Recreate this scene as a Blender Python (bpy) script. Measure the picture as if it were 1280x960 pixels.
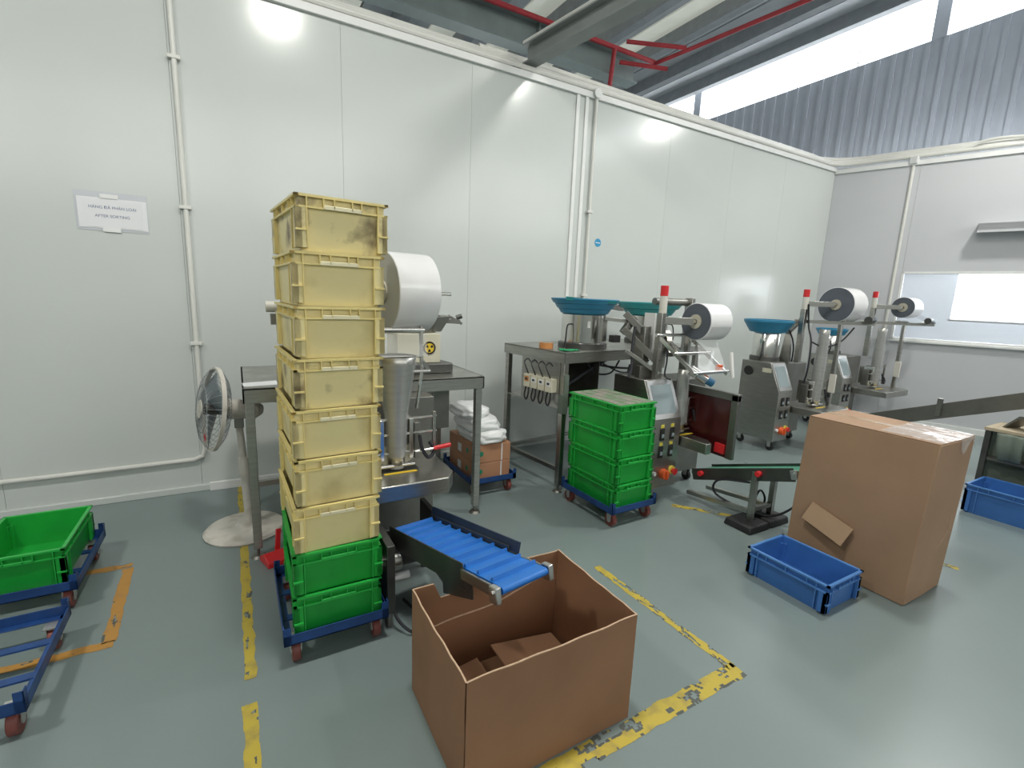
import bpy, bmesh, math, random
from mathutils import Vector, Matrix, noise
random.seed(7)
scn = bpy.context.scene
for o in list(bpy.data.objects): bpy.data.objects.remove(o)
COL = scn.collection
PI = math.pi

# ------------------------------------------------------------------ camera
cam_data = bpy.data.cameras.new('camera'); cam = bpy.data.objects.new('camera', cam_data); COL.objects.link(cam)
cam_data.sensor_width = 36.0; cam_data.lens = 597.4 * 36 / 1280; cam_data.clip_start = 0.05
yaw, pitch, roll = math.radians(30.0), math.radians(10.34), math.radians(2.284)
fwd = Vector((math.sin(yaw)*math.cos(pitch), math.cos(yaw)*math.cos(pitch), -math.sin(pitch)))
rgt = Vector((math.cos(yaw), -math.sin(yaw), 0)); upv = rgt.cross(fwd)
r2 = rgt*math.cos(roll) + upv*math.sin(roll); u2 = -rgt*math.sin(roll) + upv*math.cos(roll)
cm = Matrix((r2, u2, -fwd)).transposed().to_4x4(); cm.translation = (0, 0, 1.65)
cam.matrix_world = cm
scn.camera = cam
# ------------------------------------------------------------------ world, exposure
w = bpy.data.worlds.new('world'); scn.world = w; w.use_nodes = True
w.node_tree.nodes['Background'].inputs[0].default_value = (0.85, 0.93, 1.0, 1)
w.node_tree.nodes['Background'].inputs[1].default_value = 1.0
scn.view_settings.view_transform = 'Standard'; scn.view_settings.look = 'None'
scn.view_settings.exposure = -0.10; scn.view_settings.gamma = 1.0; scn.view_settings.use_curve_mapping = False
LAMP_W = 82.0      # watts of one ceiling lamp
DAY = 6.0           # brightness of the daylit clerestory panes

# ------------------------------------------------------------------ materials
MAT = {}
def mat(name, col, rough=0.5, metal=0.0, var=0.06, scale=6.0, bump=0.0, bscale=60.0, stretch=None, spec=0.5, coat=0.0,
        emit=None, estr=0.0, alpha=1.0, trans=0.0, col2=None, mix=(0.45, 0.65), rvar=0.0):
    m = bpy.data.materials.new(name); m.use_nodes = True; nt = m.node_tree; N = nt.nodes; L = nt.links
    b = N['Principled BSDF']
    b.inputs['Base Color'].default_value = (*col, 1); b.inputs['Roughness'].default_value = rough
    b.inputs['Metallic'].default_value = metal; b.inputs['Specular IOR Level'].default_value = spec
    b.inputs['Coat Weight'].default_value = coat; b.inputs['Alpha'].default_value = alpha
    b.inputs['Transmission Weight'].default_value = trans
    if emit: b.inputs['Emission Color'].default_value = (*emit, 1); b.inputs['Emission Strength'].default_value = estr
    tc = N.new('ShaderNodeTexCoord'); mp = N.new('ShaderNodeMapping'); L.new(tc.outputs['Object'], mp.inputs[0])
    if stretch: mp.inputs['Scale'].default_value = stretch
    oi = N.new('ShaderNodeObjectInfo')
    add = N.new('ShaderNodeVectorMath'); add.operation = 'ADD'; sc = N.new('ShaderNodeVectorMath'); sc.operation = 'SCALE'
    sc.inputs[0].default_value = (13.1, 7.7, 3.3); L.new(oi.outputs['Random'], sc.inputs['Scale'])
    L.new(mp.outputs[0], add.inputs[0]); L.new(sc.outputs[0], add.inputs[1])
    nz = N.new('ShaderNodeTexNoise'); nz.inputs['Scale'].default_value = scale; nz.inputs['Detail'].default_value = 5
    L.new(add.outputs[0], nz.inputs['Vector'])
    rp = N.new('ShaderNodeValToRGB'); L.new(nz.outputs['Fac'], rp.inputs[0])
    c2 = col2 if col2 else tuple(max(0, c*(1-var)) for c in col); c1 = col if col2 else tuple(min(1, c*(1+var)) for c in col)
    rp.color_ramp.elements[0].position = mix[0] if col2 else 0.3; rp.color_ramp.elements[1].position = mix[1] if col2 else 0.7
    rp.color_ramp.elements[0].color = (*c1, 1); rp.color_ramp.elements[1].color = (*c2, 1)
    L.new(rp.outputs[0], b.inputs['Base Color'])
    if rvar:
        mr = N.new('ShaderNodeMapRange'); L.new(nz.outputs['Fac'], mr.inputs[0])
        mr.inputs[1].default_value = 0.15; mr.inputs[2].default_value = 0.85
        mr.inputs[3].default_value = max(0.02, rough-rvar); mr.inputs[4].default_value = rough+rvar; L.new(mr.outputs[0], b.inputs['Roughness'])
    if bump:
        n2 = N.new('ShaderNodeTexNoise'); n2.inputs['Scale'].default_value = bscale; L.new(add.outputs[0], n2.inputs['Vector'])
        bp = N.new('ShaderNodeBump'); bp.inputs['Strength'].default_value = bump; bp.inputs['Distance'].default_value = 0.002
        L.new(n2.outputs['Fac'], bp.inputs['Height']); L.new(bp.outputs[0], b.inputs['Normal'])
    MAT[name] = m; return m

mat('wall_panel', (0.60, 0.635, 0.615), 0.17, var=0.015, scale=1.2)
mat('wall_panel_grey', (0.56, 0.575, 0.60), 0.38, var=0.02, scale=1.2)
mat('white_trim', (0.78, 0.79, 0.78), 0.4, var=0.03)
mat('conduit', (0.72, 0.72, 0.68), 0.45, var=0.05, scale=3)
mat('floor', (0.200, 0.248, 0.246), 0.30, var=0.06, scale=0.9, rvar=0.05, bump=0.03, bscale=25)
mat('yellow_tape', (0.50, 0.385, 0.05), 0.55, var=0.12, scale=14, col2=(0.33, 0.26, 0.07), mix=(0.5, 0.72))
mat('orange_tape', (0.46, 0.235, 0.05), 0.55, var=0.12, scale=14, col2=(0.38, 0.20, 0.06), mix=(0.52, 0.72))
mat('tape_residue', (0.10, 0.11, 0.10), 0.7, var=0.2, scale=30)
mat('roof_sheet', (0.42, 0.44, 0.45), 0.6, var=0.08, scale=2)
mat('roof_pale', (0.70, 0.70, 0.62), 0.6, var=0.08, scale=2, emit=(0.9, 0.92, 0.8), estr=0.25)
mat('girder', (0.24, 0.29, 0.28), 0.55, var=0.1, scale=3)
mat('purlin', (0.26, 0.28, 0.29), 0.6, var=0.1)
mat('beam_grey', (0.27, 0.29, 0.285), 0.5, var=0.1, scale=4)
mat('red_pipe', (0.42, 0.03, 0.04), 0.45, var=0.1)
mat('cladding', (0.50, 0.53, 0.58), 0.5, var=0.05, scale=2)
mat('daylight', (0.9, 0.95, 1.0), 0.5, var=0.0, emit=(0.92, 0.96, 1.0), estr=DAY)
mat('front_fill', (0.9, 0.95, 1.0), 0.5, var=0.0, emit=(1.0, 0.98, 0.93), estr=3.1)  # glow of the added front windows, a fill from behind the camera
mat('lamp_lens', (0.9, 0.9, 0.9), 0.4, var=0.0, emit=(1, 0.98, 0.94), estr=14.0)
mat('steel', (0.44, 0.435, 0.405), 0.34, 1.0, var=0.10, scale=7, stretch=(1, 1, 9), rvar=0.08)
mat('steel_bright', (0.74, 0.73, 0.70), 0.18, 1.0, var=0.05, scale=9, rvar=0.05)
mat('steel_dull', (0.27, 0.265, 0.245), 0.45, 1.0, var=0.14, scale=5, rvar=0.08)
mat('steel_dark', (0.12, 0.12, 0.115), 0.42, 0.8, var=0.2, scale=6)
mat('aluminium', (0.66, 0.66, 0.65), 0.3, 1.0, var=0.06)
mat('black_rubber', (0.02, 0.02, 0.022), 0.6, var=0.2)
mat('black_cable', (0.015, 0.016, 0.022), 0.45, var=0.1)
mat('yellow_crate', (0.82, 0.71, 0.36), 0.42, col2=(0.60, 0.49, 0.22), mix=(0.50, 0.78), scale=5.5, bump=0.05)
mat('yellow_crate_smudged', (0.82, 0.71, 0.36), 0.45, col2=(0.20, 0.14, 0.07), mix=(0.47, 0.70), scale=9, bump=0.05)
mat('yellow_rim', (0.78, 0.65, 0.27), 0.42, var=0.10, scale=8)
mat('yellow_handle', (0.80, 0.74, 0.50), 0.4, var=0.05)
mat('green_crate', (0.012, 0.35, 0.045), 0.36, var=0.12, scale=6, bump=0.03)
mat('green_rim', (0.02, 0.40, 0.06), 0.36, var=0.10, scale=8)
mat('green_dusty', (0.10, 0.22, 0.10), 0.7, col2=(0.26, 0.25, 0.21), mix=(0.3, 0.55), scale=9)
mat('blue_crate', (0.045, 0.155, 0.44), 0.38, var=0.12, scale=6, bump=0.03)
mat('blue_rim', (0.085, 0.235, 0.56), 0.36, var=0.10, scale=8)
mat('blue_steel', (0.012, 0.055, 0.20), 0.42, var=0.25, scale=9, rvar=0.1)
mat('caster_red', (0.20, 0.055, 0.045), 0.5, var=0.25, scale=20)
mat('caster_hub', (0.55, 0.55, 0.53), 0.35, 0.8, var=0.1)
mat('cardboard', (0.29, 0.152, 0.082), 0.75, var=0.10, scale=3.5, bump=0.05, bscale=120)
mat('cardboard_light', (0.36, 0.225, 0.14), 0.72, var=0.07, scale=3.5, bump=0.05, bscale=120)
mat('cardboard_inner', (0.46, 0.30, 0.185), 0.75, var=0.07, scale=4)
mat('cardboard_edge', (0.52, 0.36, 0.24), 0.8, var=0.12, scale=40)
mat('carton_red', (0.46, 0.23, 0.13), 0.6, var=0.08, scale=4)
mat('packing_tape', (0.50, 0.34, 0.20), 0.15, var=0.08, scale=20, coat=0.5)
mat('clear_wrap', (0.80, 0.80, 0.80), 0.10, var=0.1, scale=30, alpha=0.35, bump=0.9, bscale=40)
mat('belt_blue', (0.018, 0.155, 0.52), 0.38, var=0.08, scale=9)
mat('belt_green', (0.05, 0.24, 0.15), 0.5, var=0.15)
mat('belt_dark', (0.10, 0.10, 0.105), 0.6, var=0.15)
mat('film_white', (0.80, 0.80, 0.81), 0.16, var=0.03, scale=6, coat=0.4)
mat('film_face', (0.44, 0.42, 0.35), 0.45, var=0.05, scale=3)
mat('film_dark_face', (0.10, 0.115, 0.14), 0.4, var=0.1, scale=6)
mat('film_clear', (0.74, 0.75, 0.75), 0.10, var=0.03, alpha=0.30, bump=0.15, bscale=10)
mat('paper_core', (0.50, 0.47, 0.38), 0.7, var=0.1)
mat('bowl_blue', (0.03, 0.22, 0.38), 0.42, var=0.12, scale=5)
mat('bowl_teal', (0.03, 0.30, 0.32), 0.42, var=0.12, scale=5)
mat('beige_metal', (0.62, 0.59, 0.46), 0.45, var=0.05)
mat('warn_yellow', (0.75, 0.52, 0.03), 0.45, var=0.05)
mat('black_paint', (0.02, 0.02, 0.02), 0.5, var=0.1)
mat('red_plastic', (0.66, 0.025, 0.03), 0.35, var=0.05)
mat('orange_plastic', (0.75, 0.12, 0.03), 0.35, var=0.05)
mat('red_dark', (0.06, 0.009, 0.009), 0.25, var=0.2, scale=3, coat=0.3)
mat('screen_glass', (0.28, 0.34, 0.36), 0.12, var=0.04)
mat('label_yellow', (0.78, 0.66, 0.10), 0.5, var=0.05)
mat('ivory', (0.66, 0.64, 0.58), 0.4, var=0.06)
mat('white_plastic', (0.78, 0.78, 0.76), 0.4, var=0.04)
mat('fan_white', (0.60, 0.575, 0.52), 0.5, col2=(0.40, 0.36, 0.30), mix=(0.5, 0.75), scale=9)
mat('fan_wire', (0.30, 0.32, 0.34), 0.4, 0.6, var=0.1)
mat('fan_blade', (0.20, 0.24, 0.26), 0.35, var=0.1, alpha=0.8)
mat('bag_plastic', (0.82, 0.83, 0.84), 0.3, var=0.05, scale=10, bump=0.9, bscale=22)
mat('paper_white', (0.76, 0.77, 0.79), 0.35, var=0.02)
mat('sleeve', (0.56, 0.58, 0.62), 0.15, var=0.03)
mat('ink_blue', (0.10, 0.12, 0.26), 0.6, var=0.05)
mat('sticker_blue', (0.03, 0.30, 0.55), 0.4, var=0.05)
mat('tape_roll_orange', (0.52, 0.22, 0.07), 0.35, var=0.08)
mat('green_cloth', (0.02, 0.30, 0.12), 0.7, var=0.15, scale=30)
mat('wood_pale', (0.50, 0.42, 0.30), 0.6, var=0.12, scale=5, stretch=(1, 8, 1))
mat('bench_green', (0.13, 0.16, 0.13), 0.6, var=0.1)
mat('cobalt', (0.03, 0.16, 0.32), 0.4, var=0.1)
mat('navy_guard', (0.018, 0.03, 0.065), 0.35, var=0.15)
mat('glass', (0.9, 0.93, 0.95), 0.03, var=0.0, alpha=0.15)
mat('carton_green', (0.02, 0.26, 0.14), 0.6, var=0.05)

# ------------------------------------------------------------------ mesh builder
class MB:
    def __init__(s): s.bm = bmesh.new(); s.M = Matrix.Identity(4)
    def _v(s, p): return s.bm.verts.new(s.M @ Vector(p))
    def box(s, a, b, rot=None, taper=None):
        (x0, y0, z0), (x1, y1, z1) = a, b
        P = [(x0,y0,z0),(x1,y0,z0),(x1,y1,z0),(x0,y1,z0),(x0,y0,z1),(x1,y0,z1),(x1,y1,z1),(x0,y1,z1)]
        if taper:
            cx, cy = (x0+x1)/2, (y0+y1)/2
            P = [((cx+(p[0]-cx)*taper, cy+(p[1]-cy)*taper, p[2]) if i < 4 else p) for i, p in enumerate(P)]
        if rot is not None:
            c = Vector(((x0+x1)/2, (y0+y1)/2, (z0+z1)/2)); P = [c + rot @ (Vector(p)-c) for p in P]
        return s.hexa(P)
    def hexa(s, P):
        v = [s._v(p) for p in P]
        for f in ((0,3,2,1),(4,5,6,7),(0,1,5,4),(1,2,6,5),(2,3,7,6),(3,0,4,7)): s.bm.faces.new([v[i] for i in f])
        return s
    def bar(s, p, q, wd, ht, up=(0,0,1)):
        p, q = Vector(p), Vector(q); d = (q-p).normalized(); u = Vector(up)
        if abs(d.dot(u)) > 0.98: u = Vector((0,1,0))
        r = d.cross(u).normalized()*wd/2; t = r.cross(d).normalized()*ht/2
        return s.hexa([p-r-t, p+r-t, q+r-t, q-r-t, p-r+t, p+r+t, q+r+t, q-r+t])
    def cyl(s, p, q, r, r2=None, n=16, caps=True):
        p, q = Vector(p), Vector(q); r2 = r if r2 is None else r2; d = (q-p).normalized()
        a = d.orthogonal().normalized(); b = d.cross(a)
        A = [s._v(p+(a*math.cos(2*PI*i/n)+b*math.sin(2*PI*i/n))*r) for i in range(n)]
        B = [s._v(q+(a*math.cos(2*PI*i/n)+b*math.sin(2*PI*i/n))*r2) for i in range(n)]
        for i in range(n): s.bm.faces.new((A[i], A[(i+1)%n], B[(i+1)%n], B[i]))
        if caps: s.bm.faces.new(A[::-1]); s.bm.faces.new(B)
        return s
    def tube(s, pts, r, n=8):
        pts = [Vector(p) for p in pts]; rings = []; a = None
        for i, p in enumerate(pts):
            d = (pts[min(i+1, len(pts)-1)] - pts[max(i-1, 0)]).normalized()
            if a is None: a = d.orthogonal().normalized()
            a = (a - d*a.dot(d)).normalized(); b = d.cross(a)
            rings.append([s._v(p+(a*math.cos(2*PI*k/n)+b*math.sin(2*PI*k/n))*r) for k in range(n)])
        for A, B in zip(rings, rings[1:]):
            for k in range(n): s.bm.faces.new((A[k], A[(k+1)%n], B[(k+1)%n], B[k]))
        s.bm.faces.new(rings[0][::-1]); s.bm.faces.new(rings[-1])
        return s
    def lathe(s, prof, o=(0,0,0), ax='z', n=32):
        o = Vector(o); rings = []
        for r, z in prof:
            ring = []
            for i in range(n):
                c, t = math.cos(2*PI*i/n)*r, math.sin(2*PI*i/n)*r
                ring.append(s._v(o + Vector({'z': (c, t, z), 'x': (z, c, t), 'y': (t, z, c)}[ax])))
            rings.append(ring)
        for A, B in zip(rings, rings[1:]):
            for i in range(n): s.bm.faces.new((A[i], A[(i+1)%n], B[(i+1)%n], B[i]))
        return s
    def prism(s, poly, d0, d1, ax='x'):
        f = {'x': lambda p, d: (d, p[0], p[1]), 'y': lambda p, d: (p[0], d, p[1]), 'z': lambda p, d: (p[0], p[1], d)}[ax]
        A = [s._v(f(p, d0)) for p in poly]; B = [s._v(f(p, d1)) for p in poly]; n = len(poly)
        for i in range(n): s.bm.faces.new((A[i], A[(i+1)%n], B[(i+1)%n], B[i]))
        s.bm.faces.new(A[::-1]); s.bm.faces.new(B)
        return s
    def quadgrid(s, fn, nu, nv):
        g = [[s._v(fn(i/nu, j/nv)) for j in range(nv+1)] for i in range(nu+1)]
        for i in range(nu):
            for j in range(nv): s.bm.faces.new((g[i][j], g[i+1][j], g[i+1][j+1], g[i][j+1]))
        return s
    def mesh(s, name, m, smooth=35):
        bmesh.ops.recalc_face_normals(s.bm, faces=s.bm.faces)
        me = bpy.data.meshes.new(name); s.bm.to_mesh(me); s.bm.free(); me.materials.append(MAT[m])
        me.polygons.foreach_set('use_smooth', [True]*len(me.polygons)); me.set_sharp_from_angle(angle=math.radians(smooth))
        return me
    def build(s, name, m, parent=None, bev=0.0, smooth=35, solid=0.0, sub=0):
        o = bpy.data.objects.new(name, s.mesh(name, m, smooth)); COL.objects.link(o)
        if parent: o.parent = parent
        if solid: md = o.modifiers.new('thickness', 'SOLIDIFY'); md.thickness = solid; md.offset = 0
        if bev:
            md = o.modifiers.new('bevel', 'BEVEL'); md.width = bev; md.segments = 2; md.limit_method = 'ANGLE'; md.angle_limit = math.radians(40)
        if sub: md = o.modifiers.new('subdivision', 'SUBSURF'); md.levels = sub; md.render_levels = sub
        return o
def share(src, parent, loc=None, rz=None, name=None):
    o = src.copy(); COL.objects.link(o); o.parent = parent
    if name: o.name = name
    if loc is not None: o.location = loc
    if rz is not None: o.rotation_euler[2] = rz
    return o
def tag(o, label, cat, group=None, kind=None):
    o['label'] = label
    if cat: o['category'] = cat
    if group: o['group'] = group
    if kind: o['kind'] = kind
    return o
def thing(name, label, cat, loc=(0,0,0), rz=0.0, group=None):
    o = bpy.data.objects.new(name, None); COL.objects.link(o); o.empty_display_size = 0.1
    o.location = loc; o.rotation_euler = (0, 0, rz)
    return tag(o, label, cat, group)
def struct(o): o['kind'] = 'structure'; return o
def copy_tree(o, parent=None):
    c = o.copy(); COL.objects.link(c); c.parent = parent
    for ch in list(o.children): copy_tree(ch, c)
    return c
def smoothpath(pts, n=6):
    P = [Vector(p) for p in pts]; out = []
    for i in range(len(P)-1):
        p0, p1, p2, p3 = P[max(i-1,0)], P[i], P[i+1], P[min(i+2, len(P)-1)]
        for k in range(n):
            t = k/n
            out.append(0.5*((2*p1)+(p2-p0)*t+(2*p0-5*p1+4*p2-p3)*t*t+(3*p1-p0-3*p2+p3)*t**3))
    out.append(P[-1]); return out
def text_mesh(name, body, size, m, parent, loc, rot):
    cu = bpy.data.curves.new(name, 'FONT'); cu.body = body; cu.size = size; cu.align_x = 'CENTER'; cu.align_y = 'CENTER'; cu.extrude = 0.0002
    t = bpy.data.objects.new(name, cu); COL.objects.link(t)
    dg = bpy.context.evaluated_depsgraph_get(); me = bpy.data.meshes.new_from_object(t.evaluated_get(dg))
    bpy.data.objects.remove(t); me.materials.clear(); me.materials.append(MAT[m])
    o = bpy.data.objects.new(name, me); COL.objects.link(o); o.parent = parent; o.location = loc; o.rotation_euler = rot
    return o

# ================================================================== THE SETTING
WY = 4.42                                   # face of the back partition
CX, CY = 8.2, 4.42                          # corner of the two partitions
WH = 3.80                                   # partition height
RW = math.atan2(-0.949, 0.316)              # heading of the right partition, measured from the corner
fl = struct(MB().box((-7, -6, -0.2), (11, 16, 0)).build('floor', 'floor'))

wb = struct(MB().box((-7, WY+0.02, 0), (CX+0.15, WY+0.08, WH-0.02)).build('wall_back', 'wall_panel'))
seams = [-7, -6.1, -4.94, -3.79, -2.63, -1.47, -0.32, 0.84, 2.0, 3.19, 3.44, 4.6, 5.76, 6.92, CX]
for a, b in zip(seams, seams[1:]):
    MB().box((a+0.0008, WY, 0.02), (b-0.0008, WY+0.03, WH-0.01)).build('wall_panel', 'wall_panel', wb, bev=0.0008)
for x in (3.185, 3.30): MB().box((x, WY-0.018, 0.02), (x+0.04, WY+0.01, WH-0.03)).build('channel_trim', 'white_trim', wb, bev=0.002)
struct(MB().box((-7, WY-0.022, 0.0), (CX-0.02, WY+0.005, 0.05)).build('baseboard_back', 'wall_panel', bev=0.004))
struct(MB().box((-0.27, WY-0.05, 0.0), (2.0, WY-0.023, 0.07)).build('trim_3', 'white_trim', bev=0.004))
struct(MB().box((-7, WY-0.03, WH-0.06), (CX-0.02, WY+0.10, WH)).build('trim_1', 'white_trim', bev=0.003))

# right partition, local frame: x along the wall from the corner, +y out of the room
WS0, WS1, WZ0, WZ1 = 1.03, 2.65, 1.25, 2.235
wr = struct(MB().box((-0.05, 0.025, 0), (WS0, 0.08, WH-0.02)).box((WS0, 0.025, 0), (WS1, 0.08, WZ0))
    .box((WS0, 0.025, WZ1), (WS1, 0.08, WH-0.02)).box((WS1, 0.025, 0), (9.5, 0.08, WH-0.02)).build('wall_right', 'wall_panel_grey'))
wr.location = (CX, CY, 0); wr.rotation_euler = (0, 0, RW)
for a, b, z0, z1 in ((0, WS0, 0.02, WH-0.01), (WS0, WS1, 0.02, WZ0), (WS0, WS1, WZ1, WH-0.01), (WS1, 3.8, 0.02, WH-0.01), (3.8, 4.95, 0.02, WH-0.01),
                     (4.95, 6.1, 0.02, WH-0.01), (6.1, 7.25, 0.02, WH-0.01), (7.25, 8.4, 0.02, WH-0.01), (8.4, 9.5, 0.02, WH-0.01)):
    MB().box((a+0.0008, 0, z0), (b-0.0008, 0.03, z1)).build('wall_panel', 'wall_panel_grey', wr, bev=0.0008)
def on_wr(o): o.location = (CX, CY, 0); o.rotation_euler = (0, 0, RW); return o
win = struct(on_wr(MB().box((WS0, -0.008, WZ0), (WS0+0.03, 0.085, WZ1)).box((WS1-0.03, -0.008, WZ0), (WS1, 0.085, WZ1))
    .box((WS0, -0.008, WZ1-0.03), (WS1, 0.085, WZ1)).box((WS0, -0.008, WZ0), (WS1, 0.085, WZ0+0.03)).build('window_1', 'white_trim', bev=0.002)))
MB().box((WS0+0.03, 0.03, WZ0+0.03), (WS1-0.03, 0.036, WZ1-0.03)).build('pane', 'glass', win)
MB().box((WS0-0.03, -0.05, WZ0-0.03), (WS1+0.03, 0.02, WZ0)).build('window_sill', 'white_trim', win, bev=0.003)
struct(on_wr(MB().box((0, -0.03, WH-0.09), (9.5, 0.10, WH-0.03)).build('trim_2', 'white_trim', bev=0.003)))
struct(on_wr(MB().box((0, -0.02, 0), (9.5, 0.005, 0.085)).build('baseboard_right', 'white_trim', bev=0.003)))
sh = on_wr(MB().box((1.74, -0.22, 2.75), (3.6, 0, 2.84)).box((1.74, -0.22, 2.72), (3.6, -0.205, 2.84)).build('wall_shelf', 'wall_panel_grey', bev=0.004))
tag(sh, 'long white box ledge projecting from the wall above the window', 'ledge')

# hall around the partitions
ws = struct(MB().box((11, -6, 0), (11.2, 16, 1.55)).box((11, -6, 2.75), (11.2, 16, 6.42)).box((11, -6, 7.22), (11.2, 16, 8.2))
    .box((11, -6, 1.55), (11.2, 0.2, 2.75)).box((11, 3.6, 1.55), (11.2, 16, 2.75)).build('wall_side', 'cladding'))
rb = MB().box((10.965, 0, 2.75), (11, 0.07, 6.40)).mesh('cladding_rib', 'cladding')
for i in range(80):
    o = bpy.data.objects.new('cladding_rib', rb); COL.objects.link(o); o.parent = ws; o.location = (0, -5.0+i*0.26, 0)
y = -6.0; n = 0
for k, (a, b) in enumerate(((-6, -1.2), (-1.0, 4.40), (4.62, 9.6), (9.8, 15.8))):
    p = struct(MB().box((11.02, a, 6.42), (11.06, b, 7.22)).build('window_%d' % (k+2), 'daylight'))
    MB().box((10.95, b-0.005, 6.40), (11.08, b+0.215, 7.24)).build('mullion', 'cladding', p)
    for j in range(1, int((b-a)/1.2)):
        MB().box((11.0, a+j*1.2-0.01, 6.42), (11.02, a+j*1.2+0.01, 7.22)).build('glazing_bar', 'white_trim', p)
p = struct(MB().box((11.05, 0.2, 1.55), (11.08, 3.6, 2.75)).build('window_6', 'daylight'))
MB().box((11.0, 0.18, 1.53), (11.06, 3.62, 1.57)).box((11.0, 1.88, 1.55), (11.05, 1.92, 2.75)).build('window_frame', 'white_trim', p)
struct(MB().box((-7.2, -6, 0), (-7, 16, 8)).build('wall_left', 'wall_panel'))
struct(MB().box((-7, -6.2, 0), (11, -6, 8)).build('wall_front', 'wall_panel'))
for k in range(5):  # unseen window row, added to light the faces turned towards the camera
    a = -6.6+k*3.5
    p = struct(MB().box((a, -5.99, 3.7), (a+3.2, -5.97, 6.0)).build('window_%d' % (k+7), 'front_fill'))
    MB().box((a-0.05, -6.0, 3.62), (a+3.25, -5.95, 3.7)).box((a-0.05, -6.0, 6.0), (a+3.25, -5.95, 6.08)).box((a+1.58, -5.97, 3.7), (a+1.62, -5.95, 6.0)).build('window_frame', 'white_trim', p)
struct(MB().box((-7, 16, 0), (11, 16.2, 8)).build('wall_rear', 'cladding'))

# roof: dark sheets with pale strips, laid on purlins; it falls towards the left
RS = 0.09
def roof_z(x): return 7.3 - (11-x)*RS
ce = struct(MB().hexa([(-7.2, -6.2, roof_z(-7)+.06), (11.2, -6.2, roof_z(11)+.06), (11.2, 16.2, roof_z(11)+.06), (-7.2, 16.2, roof_z(-7)+.06),
                       (-7.2, -6.2, roof_z(-7)+.1), (11.2, -6.2, roof_z(11)+.1), (11.2, 16.2, roof_z(11)+.1), (-7.2, 16.2, roof_z(-7)+.1)]).build('ceiling', 'roof_sheet'))
pales = (1.6, 3.6, 4.9, 6.2, 7.5)
for i, x in enumerate([-6.9+0.65*k for k in range(27)]):
    m = 'roof_pale' if any(abs(x-q) < 0.34 for q in pales) else 'roof_sheet'
    z0, z1 = roof_z(x), roof_z(x+0.6)
    MB().hexa([(x, -6, z0), (x+0.6, -6, z1), (x+0.6, 16, z1), (x, 16, z0), (x, -6, z0+.04), (x+0.6, -6, z1+.04), (x+0.6, 16, z1+.04), (x, 16, z0+.04)]).build('roof_panel', m, ce)
for k in range(14):
    x = -6.3+1.3*k
    MB().box((x-0.09, -6, roof_z(x)-0.26), (x+0.09, 16, roof_z(x)+0.02)).build('purlin', 'purlin', ce)
gd = struct(MB().box((-7, 6.62, 5.18), (5.9, 6.66, 5.54)).box((-7, 6.52, 5.16), (5.9, 6.76, 5.19)).box((-7, 6.52, 5.53), (5.9, 6.76, 5.56)).build('roof_girder', 'girder'))
for x in (-3.2, -0.8, 1.6, 4.0): MB().box((x-.01, 6.53, 5.19), (x+.01, 6.62, 5.53)).build('stiffener', 'girder', gd)
# grey beam resting on the partition top and running out over the room
bd = Vector((0.1476, -0.989, 0.0)).normalized()
p0 = Vector((2.62, WY+0.06, WH+0.17)); p1 = p0+bd*9.5
bm_ = MB().bar(p0, p1, 0.012, 0.16).bar(p0+Vector((0,0,0.08)), p1+Vector((0,0,0.08)), 0.15, 0.014).bar(p0-Vector((0,0,0.08)), p1-Vector((0,0,0.08)), 0.15, 0.014)
tag(bm_.build('tie_beam', 'beam_grey', bev=0.002), 'grey steel beam running out from the top of the white wall', 'beam')
bq = MB()
for dx, r in ((-0.05, 0.018), (0.03, 0.022)): bq.tube([p0+Vector((dx, 0, 0.11)), p1+Vector((dx, 0, 0.11))], r)
tag(bq.build('beam_conduit', 'conduit'), 'pair of pale conduits lying along the grey beam', 'pipe')

# red sprinkler pipework
t = thing('sprinkler_pipe', 'red sprinkler pipe on the roof girder with branch pipes', 'pipe', (0, 6.42, 5.50))
MB().tube([(-6.9, 0, 0), (6.2, 0, 0)], 0.035, 10).build('main_pipe', 'red_pipe', t)
MB().tube([(6.15, 0, -0.02), (6.5, -2.4, -0.02), (6.75, -8, -0.02)], 0.03, 10).build('branch_pipe', 'red_pipe', t)
MB().tube([(5.3, 0, 0), (5.3, 0.1, -0.9)], 0.035, 10).build('drop_pipe', 'red_pipe', t)
MB().tube([(5.4, -0.15, 0.05), (6.2, -0.6, 0.0)], 0.03, 10).tube([(5.5, 0.1, -0.12), (6.15, -0.3, -0.2)], 0.03, 10).build('cross_pipe', 'red_pipe', t)

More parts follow.
